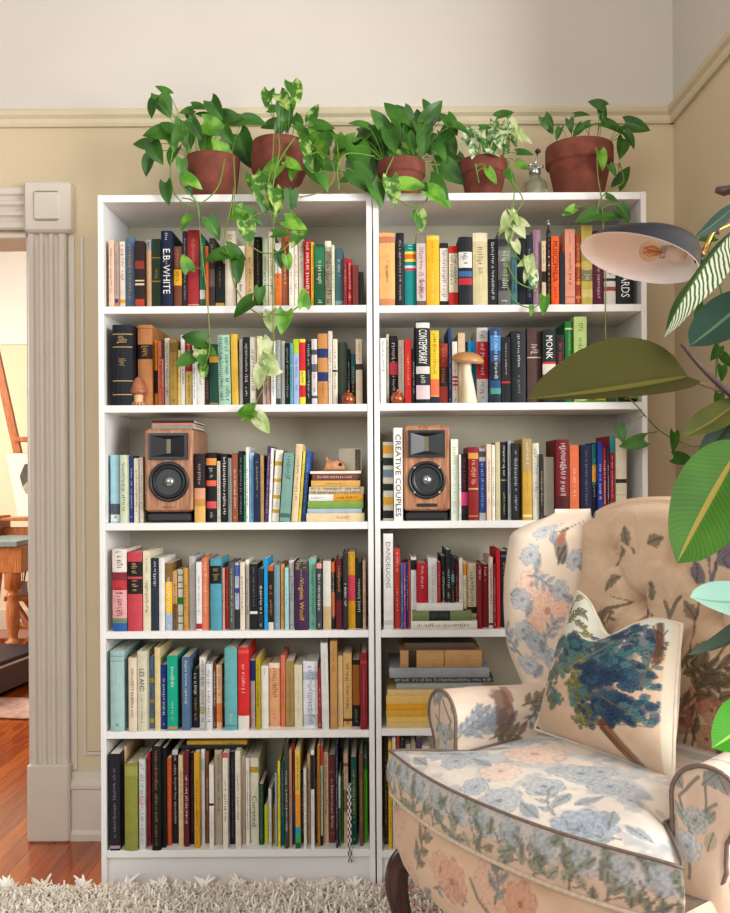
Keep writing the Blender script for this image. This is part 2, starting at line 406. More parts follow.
# ------------------------------------------------------------------ two white bookcases
m_white = mat('white_melamine', 'e6e5e3', .38, noise=.015, scale=6)
m_back = mat('off_white_back_panel', 'c6bea9', .6, noise=.02, scale=5)
TH = .016; DEP = .28; TOPZ = 2.02
SHELF = {'L': [at(240, y, 0).z for y in (305.5, 404.5, 522.5, 631, 731, 850)], 'R': [at(510, y, 0).z for y in (304.5, 402.5, 520.5, 629.5, 728, 850)]}
CASE = {'L': (-.800, -.0025), 'R': (.0015, .797)}
def bookcase(side, label):
    x0, x1 = CASE[side]; r = empty('bookcase', ((x0 + x1) / 2, 0, 0)); cx = r.location.x; w = (x1 - x0) / 2
    for s in (-1, 1):
        b = MB(); a = s * w; c = s * (w - TH); b.bbox(min(a, c), max(a, c), 0, DEP, 0, TOPZ, m_white, .0012); b.build('side_panel', r)
    b = MB(); b.bbox(-w + TH, w - TH, .001, DEP, TOPZ - .022, TOPZ - .0005, m_white, .0012); b.build('top_panel', r)
    b = MB(); b.box(-w + TH, w - TH, DEP - .012, DEP - .006, .06, TOPZ - .022, m_back); b.build('back_panel', r)
    for i, z in enumerate(SHELF[side]):
        b = MB(); b.bbox(-w + TH, w - TH, .002 if i != 5 else .001, DEP - .013, z - .0215, z, m_white, .0012); b.build('shelf' if i < 5 else 'bottom_shelf', r)
    b = MB(); b.box(-w + TH, w - TH, .018, .032, 0, SHELF[side][5] - .0215, m_white); b.build('plinth', r)
    if side == 'R':
        for z in (SHELF['R'][2] + .25, SHELF['R'][3] + .22): pass
    tag(r, label, 'bookcase', 'white bookcases against the back wall')
bookcase('L', 'white six-shelf bookcase beside the doorway casing, left of the pair')
bookcase('R', 'white six-shelf bookcase behind the floral wingback armchair')

# ------------------------------------------------------------------ books
def lum(c): return .2126 * c[0] + .7152 * c[1] + .0722 * c[2]
COVERS = {}
def cover_mat(h):
    if h not in COVERS: COVERS[h] = mat('book_cover_' + h, ''.join('%02x' % int(round(255 * (.97 * (int(h[i:i + 2], 16) / 255) ** 1.13))) for i in (0, 2, 4)), .55, noise=.12, scale=30, spec=.22)
    return COVERS[h]
m_pages = mat('cream_page_edges', 'd9cbb0', .9, noise=.12, scale=60, stretch=(12, .4, .4))
m_pages2 = mat('white_page_edges', 'e6dfd0', .9, noise=.10, scale=60, stretch=(12, .4, .4))
def make_book(name, T, H, D, base, bands, texts, marks, hard, rg):
    """spine centred on local origin, facing -y; returns the cover object with its pages as a child"""
    b = MB(); cm = cover_mat(base)
    bt = min(.0026 if hard else .0011, T * .2); bul = T * (.10 if hard else .03); n = 4 if hard else 2
    zs = sorted({0.0, 1.0} | {f for f0, f1, c in bands for f in (f0, f1)})
    rows = []
    for i in range(len(zs) - 1):
        mid = (zs[i] + zs[i + 1]) / 2; c = base
        for f0, f1, h in bands:
            if f0 <= mid <= f1: c = h
        rows.append(cover_mat(c))
    arc = [(-T / 2 + T * k / n, -bul * (1 - (2 * k / n - 1) ** 2)) for k in range(n + 1)]
    t2 = max(bt, .0015)
    rings = [[(x, y, z * H) for x, y in arc] + [(T / 2, t2 + .002, z * H), (-T / 2, t2 + .002, z * H)] for z in zs]
    b.loft(rings, rows, caps=True, smooth=False)
    for s in (-1, 1):
        xa, xb = sorted((s * T / 2, s * (T / 2 - bt)))
        b.box(xa, xb, t2 + .002, D, 0, H, cm)
    ys = -bul - .0005
    for f0, f1, w, h, s in texts:
        vs, fs = text_mesh(s); m = cover_mat(h); L = (f1 - f0) * H; W = w * T
        k = b.add([((v - .5) * W, ys, f1 * H - u * L) for u, v in vs])
        for f in fs: b.face([k + i for i in f][::-1] if True else f, m)
    for f0, f1, w, h in marks:
        m = cover_mat(h); z = f1 * H; rows_n = 1 if w < .75 or T < .02 else 2
        for q in range(rows_n):
            z = f1 * H; W = w * T / rows_n * .85; xc = 0 if rows_n == 1 else (q - .5) * w * T * .55
            while z > f0 * H + .004:
                lw = rg.uniform(.0022, .0045)
                if rg.random() < .16: z -= lw * 1.2; continue
                hh = W * rg.choice((.5, .62, .62, .8, 1)); off = rg.choice((0, 0, -.1, .1)) * W
                st = lw * .42
                b.v.extend([(xc - hh / 2 + off, ys, z - st), (xc + hh / 2 + off, ys, z - st), (xc + hh / 2 + off, ys, z), (xc - hh / 2 + off, ys, z)])
                q0 = len(b.v) - 4; b.face((q0, q0 + 1, q0 + 2, q0 + 3), m)
                if rg.random() < .6:
                    e = rg.choice((-1, 0, 1)) * hh * .4 + off
                    b.v.extend([(xc + e - hh * .1, ys, z - lw), (xc + e + hh * .1, ys, z - lw), (xc + e + hh * .1, ys, z), (xc + e - hh * .1, ys, z)])
                    q0 = len(b.v) - 4; b.face((q0, q0 + 1, q0 + 2, q0 + 3), m)
                z -= lw * 1.45
    o = b.build(name)
    ins = .004 if hard else .0004
    p = MB(); p.box(-T / 2 + bt + .0001, T / 2 - bt - .0001, t2 + .0022, D - (.004 if hard else .0004), ins, H - ins, m_pages if rg.random() < .6 else m_pages2)
    p.build('pages', o)
    return o
ORD = ['', 'first', 'second', 'third', 'fourth', 'fifth', 'sixth', 'seventh', 'eighth', 'ninth', 'tenth', 'eleventh', 'twelfth', 'thirteenth', 'fourteenth', 'fifteenth', 'sixteenth', 'seventeenth', 'eighteenth', 'nineteenth', 'twentieth']
for t_, n_ in (('twenty', 20), ('thirty', 30), ('forty', 40), ('fifty', 50)):
    if n_ > 20: ORD.append({30: 'thirtieth', 40: 'fortieth', 50: 'fiftieth'}[n_])
    for k in range(1, 10): ORD.append(t_ + '-' + ORD[k])
ORDS = {'L': ['top', 'second', 'third', 'fourth', 'fifth', 'bottom']}
ALL_LABELS = set()
def parse(tok):
    bands, texts, marks, opt = [], [], [], {}
    for t in tok:
        a = t.strip().split('~')
        if a[0] == 'b': bands.append((float(a[1]), float(a[2]), a[3]))
        elif a[0] == 't': texts.append((float(a[1]), float(a[2]), float(a[3]), a[4], a[5]))
        elif a[0] == 'm': marks.append((float(a[1]), float(a[2]), float(a[3]), a[4]))
        elif a[0]: opt[a[0]] = float(a[1]) if len(a) > 1 else 1
    return bands, texts, marks, opt
LTINT = ['f3ead6', 'e8dcc0', 'd9b65a', 'f2f0ea']; DTINT = ['2c2622', '6b1f1c', '24344e', '3a3a3a']
def shelf_row(side, row, spec):
    rg = random.Random(row * 31 + (7 if side == 'L' else 91)); z0 = SHELF[side][row]
    x0c, x1c = CASE[side]; lo, hi = x0c + TH + .0008, x1c - TH - .0008
    phrase = ('left' if side == 'L' else 'right') + ' bookcase ' + ORDS['L'][row] + ' shelf'
    items = []
    for line in spec.strip().split('\n'):
        line = line.strip()
        if not line: continue
        head, _, ext = line.partition(';'); p = head.split(None, 4)
        desc = p[4]; sh, _, det = desc.partition(':')
        items.append((float(p[0]), float(p[1]), float(p[2]), p[3], sh.strip(), det.strip(), ext.split(';') if ext else []))
    cur = lo; n = len(items); labels = []
    for i, (xa, xb, yt, col, sh, det, ext) in enumerate(items):
        w = xb - xa; size = 'thin' if w < 5.2 else ('thick' if w > 12.5 else '')
        l = items[i - 1][4] if i else None; r = items[i + 1][4] if i < n - 1 else None
        if l is None: pos = 'at the left end'
        elif r is None: pos = 'at the right end'
        else: pos = 'between %s and %s ones' % (l, r)
        labels.append([' '.join(x for x in (size, sh, 'book', det, pos + ',', phrase) if x), size, sh, det])
    cnt = {}
    for l_ in labels: cnt[l_[0]] = cnt.get(l_[0], 0) + 1
    for i, (xa, xb, yt, col, sh, det, ext) in enumerate(items):
        bands, texts, marks, opt = parse(ext)
        s = opt.get('s', rg.uniform(.010, .042) if row < 4 else rg.uniform(.006, .05))
        ym = (yt + 400) / 2
        X0 = max(at(xa, yt + 30, s).x, cur); X1 = min(max(at(xb, yt + 30, s).x, X0 + .007), hi)
        if X1 - X0 < .004: continue
        k = opt.get('k', 0)
        T = X1 - X0 - .0013
        H = at((xa + xb) / 2, yt, s).z - z0
        D = min(max(.11, H * .68), .252 - s - (.0 if not k else .01))
        if 'd' in opt: D = min(opt['d'], .252 - s)
        hard = opt.get('h', 1 if (T > .03 or rg.random() < .45) else 0)
        if not texts and not marks and 'n' not in opt:
            c = hexc(col); lt = lum(c) > .22
            ink = rg.choice(DTINT if lt else LTINT)
            f0 = rg.uniform(.12, .35); marks.append((f0, rg.uniform(.7, .9), rg.uniform(.35, .6), ink))
            if rg.random() < .5: marks.append((.03, .03 + .006 / H * 2, .5, ink))
        o = make_book('book', T, H, D, col, bands, texts, marks, hard, rg)
        if k:   # leaning to the right by k photo pixels over its height; rests on its lower right edge
            ang = math.atan2(k / 343.75, H)
            M = Matrix.Translation((X1 - T * .0, s, z0)) @ Matrix.Rotation(ang, 4, 'Y') @ Matrix.Translation((-T / 2, 0, 0))
            if k < 0: M = Matrix.Translation((X0, s, z0)) @ Matrix.Rotation(ang, 4, 'Y') @ Matrix.Translation((T / 2, 0, 0))
            o.matrix_world = M
        else: o.location = ((X0 + X1) / 2, s, z0)
        cur = X1
        lb = labels[i][0]
        if cnt[lb] > 1 or lb in ALL_LABELS or len(lb.replace(',', '').split()) > 16:
            lb = ' '.join(x for x in (labels[i][1], sh, 'book', det + ',', ORD[i + 1], 'from left,', phrase) if x).replace(' ,', ',')
        ALL_LABELS.add(lb)
        tag(o, lb, 'book', 'books standing on the %s' % phrase)
# stacks of books lying flat, spines to the room; given from the bottom up
def flat_stack(side, row, spec, group, where):
    rg = random.Random(row + 400); z = SHELF[side][row]
    phrase = where
    for line in spec.strip().split('\n'):
        head, _, ext = line.strip().partition(';'); p = head.split(None, 4)
        bands, texts, marks, opt = parse(ext.split(';') if ext else [])
        s = opt.get('s', .02); X0, X1 = at(float(p[0]), 600, s).x, at(float(p[1]), 600, s).x
        T = float(p[2]) / F_PX * (s - CAMY)
        D = min(opt.get('d', .2), .258 - s)
        if 'z' in opt: z = opt['z']
        o = make_book('book', T, X1 - X0, D, p[3], bands, texts, marks, opt.get('h', 1), rg)
        o.rotation_euler = (0, -PI / 2, opt.get('r', 0)); o.location = (X1, s, z + T / 2 + .0002)
        z += T + .0005
        lb = p[4] + ', ' + phrase; ALL_LABELS.add(lb)
        tag(o, lb, 'book', group)
    return z
shelf_row('L', 0, '''
108.6 114.2 240 e3c6ac pinkish-cream:with tan lettering;m~.2~.9~.4~8a6a50
114.4 118.2 242.6 b8a09c greyish-pink:with striped foot;b~.04~.08~e0782c;b~.08~.14~3a4a80
118.4 125.8 241.7 ece4d4 white:with bold black lettering;b~.08~.14~e8b63c;m~.4~.95~.6~2a2624
126 134.8 237.6 5f7796 slate-blue:with yellow lettering;m~.1~.9~.5~d6b850
135 144.3 241 33221c dark-brown:with red flame spots;b~.02~.12~b8482c;b~.58~.7~8c3a26;b~.33~.36~d8c8a8;b~.39~.41~d8c8a8;n
144.6 151.7 239.7 dcb48c peach:with grey top band;b~.85~1~a9b0b0;m~.88~.97~.7~22262a
152 160.9 238.8 2f4a2c olive-green:with gilt lines;b~.38~.40~b8923c;b~.72~.735~b8923c;m~.42~.56~.6~c8a24a
161 172.8 231 17233f navy:with large white capitals;t~.17~.76~.60~f0eee8~E.B. WHITE;m~.3~.62~.14~c8cedc;m~.86~.97~.4~c8cedc
173 181.8 246.5 7a4a34 brown:with bright yellow band;b~.36~.62~e8b020;m~.4~.58~.7~5a3a10;m~.65~.95~.6~b08468
182.2 187.2 231 2a2e36 charcoal:behind pothos leaf;m~.1~.9~.5~a8aab0
187.4 199.6 230 a93438 red:with faint gilt title;m~.45~.88~.4~d88a70;b~.03~.045~d8a080
199.8 205.3 237 2a7a5c teal-green:with white lower label;b~.12~.25~e6e4da;m~.4~.9~.4~cfe0d0
205.5 208.3 246 e07030 orange
208.5 215.3 238 453f3c grey-brown:with blurred photo spine;b~.3~.55~6d6660;m~.6~.9~.5~b8b0a8
215.6 224.6 263 17181b black:with one gold stripe;b~.02~.1~c8a23c;m~.45~.9~.16~d0a840
225 235.8 231 eae0cc cream:with reddish crest label;b~.85~.96~d8cdb4;m~.87~.94~.45~a04a38
237 244.8 246 ece2d0 off-white
245.2 253.8 244 d9bb8c tan:with brown lettering
254 262.4 237 1c1a1a black:with gilt stripes;m~.1~.95~.22~c09a48
262.6 268.2 238 b9c6a8 pale-green:behind hanging vine
268.5 274.8 232 e6dcc2 cream:behind hanging vine
275 281.2 243 e9e4da white:with orange lower half;b~.0~.52~e77a24
281.5 288.8 229 a8603c copper-brown:tall and plain
289 293.8 241 efe9dc white
294 298.3 241 e7dfce ivory
298.5 304.2 239 c9c0ae greige:with dark lettering;m~.5~.9~.45~4a443e
304.4 310.8 240 bd2430 scarlet:with white lettering;m~.05~.97~.62~f4e8e0
311 314.2 242 f0c030 yellow
314.5 324.8 244 1d5a3c forest-green:with faded top;b~.62~.95~2f7a56
325 331.4 241 d8ccb4 patterned:with black blotched spine;b~.85~1~ece4d4;m~.05~.85~.9~2c2622
331.6 334.8 245 d4d8b8 pale-lime
335 343.3 248 43646a slate-teal:with pale lettering;m~.5~.8~.5~b9c8c4;b~.03~.1~7d949a
343.5 347.3 258 8a2c34 dark-red
347.5 352.3 259 b82834 crimson:with white lettering;m~.1~.9~.6~f0dcd4
352.5 358.8 265 7d3630 maroon:short and plain;n
359 364 272 3d4440 grey-green:short and plain;n
''')
shelf_row('L', 1, '''
112.4 132.6 325 20242f navy-black:with gilt title bands;s~.012;b~.13~.14~c8a860;b~.30~.31~c8a860;b~.72~.73~c8a860;b~.88~.89~c8a860;m~.75~.86~.6~c8b070;m~.48~.58~.5~b09a60;h;d~.2
134 149 322.5 c08452 tan-leather:with black title label;s~.01;b~.58~.76~2b211c;m~.6~.74~.6~c89a58;h;d~.22;b~.95~.96~8a5a34
149.3 154.2 338 e8a420 amber:with black lower label;b~.2~.55~231f1c;n
154.4 160.8 339 ea7f62 coral
161 164.2 340 a85a44 brick:with dark top;b~.72~1~4a3228
164.4 169.8 338 ddd6c4 ivory:with black lettering;m~.1~.92~.5~3a3632
170 176.6 339 ab8c3c olive-gold:with dark top band;b~.8~.95~8a6a28
176.8 180.6 350 ecd890 pale-yellow
180.8 185.3 335 e8e6e4 white:with small lettering
185.5 192.3 337 e2c878 sand:with red top half;b~.5~.97~a82c34;m~.55~.95~.5~f0d8c0;m~.1~.45~.5~5a4a38
192.5 196.8 343 eae8e6 white:with dark lettering;m~.1~.9~.6~3a3a40
197 204.3 342 dcdad4 light-grey:behind pothos leaf
204.6 209.2 345 5b3c30 brown:with pale specks;m~.1~.6~.7~b89880
209.4 218.4 344 1d4a3c dark-green:with gilt band;b~.7~.80~c89a40;b~.02~.04~a88a40;n
219 231.2 335 a8cdb8 mint:covered in green script;m~.04~.96~.9~3f6656;k~-1.2;s~.02
232 239 334 e2bc4c golden-yellow:leaning left;k~-1.2;s~.025;n
239.4 242.5 339 a8a6a0 grey
242.6 249.8 337 1f1f22 black:with white lettering;m~.1~.9~.5~e8e6e0
250 256.4 337 e6e0d2 cream:with faint lettering
256.6 262.5 336 ddd4b0 pale-cream:with dark lower panel;b~.0~.3~5d3a34;b~.3~.62~3e5a48
262.7 266.7 339 e8e2dc white:with coloured lettering;m~.1~.9~.7~b0605a
266.8 270.9 343 cba79a dusty-pink
271 275.9 341 ecebe8 white
276.1 280.7 340 9fa3a4 grey:with white lettering;b~.0~.1~3c4044;m~.2~.9~.6~f0f0ee
280.9 285.1 341 c0c6bc silver-green:with plain spine;n
285.3 289.7 343 24262a black:with white capitals;m~.08~.92~.6~e4e2da
289.9 293.2 343 62aab8 sky-teal
293.4 299.3 339 aab4d8 periwinkle:with lime top;b~.78~1~b9c430;m~.2~.7~.5~5a6aa0
299.5 305.7 339 cf2c34 red:with yellow blocks;b~.0~.12~e8d83c;b~.3~.52~e4d850;b~.95~1~e4d850;m~.3~.5~.6~2a2a2a
305.9 311.4 341 232629 black:with silver lettering;m~.1~.95~.5~c0c4c8
311.6 317.4 339 d2d0ce pale-grey:with dark photo patches;b~.5~.62~6a6a70;b~.76~.84~54545c;b~.1~.14~54545c
317.7 328 333.6 c68e54 caramel:with two navy squares;b~.33~.46~24376a;b~.66~.79~24376a;m~.08~.3~.3~8a5a30
328.3 332.5 331 d8d2c8 light-greige:with small lettering
332.7 337.7 339 e0d8c4 cream:with black spot;b~.5~.53~2a2622
337.9 346.8 340 4a574c dark-moss:plain cloth spine;n
347 350.3 347 1c1c1e black
350.5 355.5 352 24282b black:with teal top;b~.45~1~2f6a76
355.8 362.6 339 c9baa0 beige:with black spot;b~.53~.62~2f2924;m~.65~.92~.4~7a6a58
''')
shelf_row('L', 2, '''
110.5 119.8 455 a8cfdc sky-blue:with grey mountain foot;b~.02~.12~dfe6e6;b~.12~.28~5a6470;m~.04~.1~.6~3a4048
120 127.6 455 cfd6bc pale-sage:plain spine
127.8 133.8 456 27478c royal-blue:with white lettering
134 139.2 458 ddd6c4 cream:with dark lettering
139.4 143.4 457 cfc6b4 grey-cream:beside the speaker
194.4 205.3 453.7 2c2428 black:with peach food photo foot;b~.0~.24~e0b46c;b~.24~.34~c8924c;b~.34~.5~d8a080;m~.55~.85~.4~c8a8a0
205.5 216.8 452.6 1e1c20 black:with orange flower spots;b~.82~.92~e89a50;b~.52~.6~e06a50;b~.2~.3~d85a68;m~.62~.8~.5~d0c8c4;m~.04~.14~.4~d0c8c4
217 220.8 461 c8c2b4 stone-grey
221 227.8 453.7 211f22 black:with white capitals;m~.1~.95~.5~f0eeea
228 232 458 8f9092 mid-grey
232.2 237.8 453 9a5c38 copper-brown:plain spine
238 243.6 451 2c3a44 dark-slate:with pale lettering;m~.1~.9~.5~c8d0d0
243.7 245.4 455 2f8a6c teal
245.5 249 447 eeeae0 white
249.3 254 452.6 7fb2dc light-blue:plain spine;b~.9~1~a8cbe4
254.2 260.1 455 1f2f4f navy:with gold lettering;m~.35~.9~.4~c8a868
260.4 263.9 455 b99a68 tan
264 267.8 446 5a3c6e purple:leaning right;k~3.5;m~.1~.9~.5~c8b8d0
267.9 270 448 ecebe8 white:leaning right;k~3
270.3 278.6 450 f0ebe0 white:with yellow flower motifs;k~4.5;b~.12~.17~d8b030;b~.32~.37~d8b030;b~.55~.6~d8b030;b~.78~.84~d8b030;m~.1~.9~.25~a8a090
279 289.5 453 7da49a grey-teal:with black lettering;k~5;m~.62~.95~.5~26443e;b~.06~.12~4a6e66
290.6 297.6 444 e2caa4 sand:tall with brown lettering;k~5.5;m~.25~.85~.5~7a5a3c
297.8 300.4 451 e6d24a yellow:leaning right;k~5.5
300.7 305 450.7 3562a8 cobalt-blue:leaning right;k~6;m~.1~.9~.4~a8bcd8
''')
flat_stack('L', 2, '''
307 365 8.4 ddc9a4 cream clothbound book at the bottom;m~.25~.5~.4~b06a50
308 362.5 4.2 a9bcc8 thin grey-blue book above the cream one;n
308.5 364 7.6 7fa350 grass-green book;n
309.5 364 6.6 e2e0dc white book with orange end panel;b~.0~.55~d99a2c;m~.1~.5~.5~6a4a1c;m~.62~.95~.4~8a8a8a
310 364.8 7.2 c7b89c cream and black patterned book;m~.04~.96~.95~2e2620
312 361 6.2 d4a860 ochre paperback;m~.35~.7~.4~7a5a2c
313 359.5 6.6 6b4238 dark brown book with white stripe;b~.05~.98~7a4a40;m~.1~.9~.4~e0d6cc
311 362 2.4 ece4d2 thin white board book at the top;n
''', 'books lying flat on the left bookcase third shelf', 'flat stack on left bookcase third shelf')
shelf_row('L', 3, '''
112.4 127 549 e6ded6 white:with red and blue artwork;s~.01;b~.0~.1~3a66a8;b~.1~.16~7a8a6a;b~.16~.5~e0a8a8;b~.5~.62~c0404a;b~.62~.72~8c3440;m~.76~.97~.5~4a3a3a;m~.18~.55~.6~3a2a30
127.6 142.4 552 c8505a rose-red:with two black title labels;s~.01;b~.47~.66~2b2022;b~.69~.88~2b2022;m~.72~.86~.6~d8b890;m~.5~.64~.6~d8b890;h
143 150.8 551 e0d8bc cream:with upright black capitals;m~.22~.62~.55~2a2622;m~.72~.9~.3~6a6456;s~.012
151.3 158.8 558 303a4c slate-navy:with white title label;b~.62~.97~26304a;m~.6~.95~.5~e8e6e0;s~.015
159 165 557.6 e4e2de white:plain glossy spine;s~.015;n
165.3 172.4 563 8a6a3a olive-brown:with yellow middle, blue foot;b~.0~.26~a8bcd0;b~.26~.72~f0c020;s~.016
172.6 177.2 571 c8a070 tan:with patterned foot;b~.0~.45~7a5a3c
177.4 183.2 569.5 ecece6 white:with green stripes;b~.1~.12~3a9a48;b~.22~.24~3a9a48;b~.42~.54~2f9a40;b~.68~.70~3a9a48;b~.78~.80~3a9a48;b~.9~.92~3a9a48;n
183.5 187.6 568 c79a4c ochre
189 195.9 556 bcbcbe silver-grey:glossy spine;n
196.2 201.9 562 e4e2e0 white:with red square foot;b~.02~.1~b02c34;m~.25~.8~.3~5a5a5a
202.1 209.6 557.6 df8660 orange-salmon:with pale lettering;m~.2~.95~.4~f0d0b8
210.3 221.6 558.4 5ba0b0 teal-blue:with black title label;b~.65~.9~20211f;m~.68~.88~.7~b0a070;s~.012;h
221.9 224.8 568 d8a89c pale-pink
225 228.8 567.6 d8402c vermilion
229 234.6 562 5a605a greenish-grey:with white lettering;m~.1~.9~.4~d0d4cc
234.8 239.6 563 c8cce4 lilac-white:with blue blocks;b~.0~.3~3a3c48;b~.55~.62~4a5cb0;b~.8~.97~5a6ac0
240 244.9 562 e2d8c4 cream
245.1 249.5 559.5 eae6dc white
249.7 257.7 564 232326 black:with white foot band;b~.24~.28~e4e2de;m~.35~.95~.25~8a8a90
257.9 263.9 568.6 303238 charcoal:with grey lettering
264.1 268 558.4 1a9fd4 bright-cyan:plain spine;n
268.2 273.6 565.7 2a211c black-brown:with orange lettering;b~.0~.12~d8d0c8;b~.92~1~d0602c;m~.2~.7~.6~d88a3c
273.9 280.2 564.7 7f9aa8 blue-grey:plain spine;m~.05~.12~.5~e0e6e8
280.8 284.6 564 cf9c54 ochre
284.8 288.9 567.6 a6d4d4 pale-aqua
289.1 294.2 560 d8d6d6 pale-grey
294.5 308.4 562 4a2f52 purple:with large gold title;b~.86~1~4a4238;m~.88~.99~.9~c8b8a0;t~.14~.76~.42~d9a94a~Virginia Woolf;m~.45~.9~.14~b8a8c0;s~.012
308.7 316.2 559 7fc0a8 mint:plain spine with white lettering
316.4 322 563 474c54 slate:with pink top;b~.92~1~e09a94
323 331.2 561 d8d4ca stone-white:with tan foot;b~.0~.34~cbb489;n
331.4 335.4 562 2b2624 black:with orange upper and lower;b~.85~1~e06a2c;b~.2~.55~c86a3c
335.6 342.7 559 6b1f28 maroon:with black middle band;b~.42~.75~2a1a1c;m~.5~.9~.5~c89a5c
342.9 347.9 553 35353a charcoal:with white capitals;m~.3~.6~.6~f0eeea
348.1 355.5 552 d2a01c mustard-yellow:with pink middle panel;b~.36~.7~cf4c5c;m~.72~.95~.4~f0e0b0
355.8 362.6 562 26382e dark-green:plain spine
362.8 366 560 c9a48c pinkish-tan
''')
shelf_row('L', 4, '''
110.4 124.4 650.7 a9c6c4 pale-aqua:wide cloth spine;s~.004;m~.06~.12~.3~2c3c44;b~.87~.88~7a9a98;b~.93~.94~7a9a98;d~.2
124.6 128.3 655 2c6a78 deep-teal:with brown foot;b~.0~.5~5a4034
128.5 137 657.6 e3d2bc blush-cream:with black lettering;s~.001;m~.18~.85~.45~4a4038
137.4 147.3 651 d3d0ba stone:with upright dark capitals;s~.004;t~.5~.78~.5~3a3a34~LES AND;m~.1~.45~.2~6a6a60
147.5 153.9 656.5 6d8aac steel-blue:with yellow specks;b~.08~.14~d0c050;b~.36~.4~d0c050;b~.64~.7~c8c060
154.6 160.3 647.5 dcc998 pale-tan:tall and plain;n
160.5 166.9 664.7 1c3f92 royal-blue:with white lettering
167.2 177.6 655.7 16a88c emerald:with white lettering;m~.55~.85~.4~e8f4ec;m~.12~.4~.25~b0e0d0;b~.02~.05~e0805c;s~.01
177.8 181.8 659 5c3a34 dark-brown:with grey top
182 189.9 657 5d7696 slate-blue:with white lettering;m~.35~.95~.4~e0e6ec;s~.01
190.4 199.2 668.6 26262a black:with white and gold lettering;m~.55~.95~.6~e4e2dc;m~.1~.5~.5~b89a5c
199.6 205.8 657 e6e2d8 white:with grey floral spine;m~.05~.95~.8~7a7a78;b~.2~.3~d8cc98
206 212 663.8 dadadc white:with dark lettering;m~.1~.9~.6~54545c
212.2 216.3 662 6e3a28 brick-brown
216.5 222.2 664.7 dcb48c tan:with orange foot;b~.1~.4~d88048;m~.5~.95~.6~6a5040
222.4 224.4 664 5b2228 maroon
224.6 237.4 648 6fb0b2 sea-teal:wide faded cloth spine;h;m~.08~.2~.4~d0dcd4;b~.05~.06~3f7a7c;s~.01
238 249.1 647.5 d23434 bright-red:with white foot;b~.0~.175~e4dfd4;b~.93~.97~e05a50;m~.42~.8~.4~f0d0c4;s~.01
249.3 255.2 659 e6e4e6 white:with blue corner patch;b~.68~.98~2f56b0;m~.05~.12~.5~3a3a3a
255.8 260.6 657.6 b9a21c olive-yellow:plain spine
260.8 268.6 665.7 e6e2da white:plain spine;m~.85~.95~.4~9a9488
268.8 280.7 662.8 dea87c peach:with brown lettering;m~.45~.92~.6~8a5a3c;b~.92~1~ecd8c0;m~.12~.2~.5~a8744c
280.9 285.4 655 e07a62 coral:with gold foot;b~.2~.3~d88a3c
285.6 294.2 661 a88c58 tan-olive:plain spine;m~.1~.8~.3~8a6c3c
294.4 302.9 664.7 ddd6b8 cream:plain spine;m~.1~.95~.25~b0a888
303.2 318 661 e4e4e8 white:with blue-grey ornament;b~.03~.2~c9ccd4;m~.03~.95~.55~6a7890;b~.72~.84~b9c4d0
318.2 321.6 668 b03830 red:leaning slightly
322 329.4 643 dcdcd8 grey-white:tall beside tan one;k~-1.2;m~.45~.9~.2~9a9a98
330 337.3 641 c3975f tan-brown:tall plain spine;m~.65~.95~.4~8a6238
337.5 343 655.7 dcc08c sand:with white stripe;m~.1~.9~.3~f0ece0
343.2 352.1 653 d1ac70 honey-tan:plain spine;b~.08~.12~5a4228
352.3 359.9 660 a86a28 brown-orange:with black foot;b~.0~.32~26221e;b~.93~1~2a2420;m~.05~.28~.5~a8a090
360.1 367.6 653 8c2430 dark-red:with gilt specks;b~.86~.9~a84048;m~.12~.8~.2~c8888c
''')
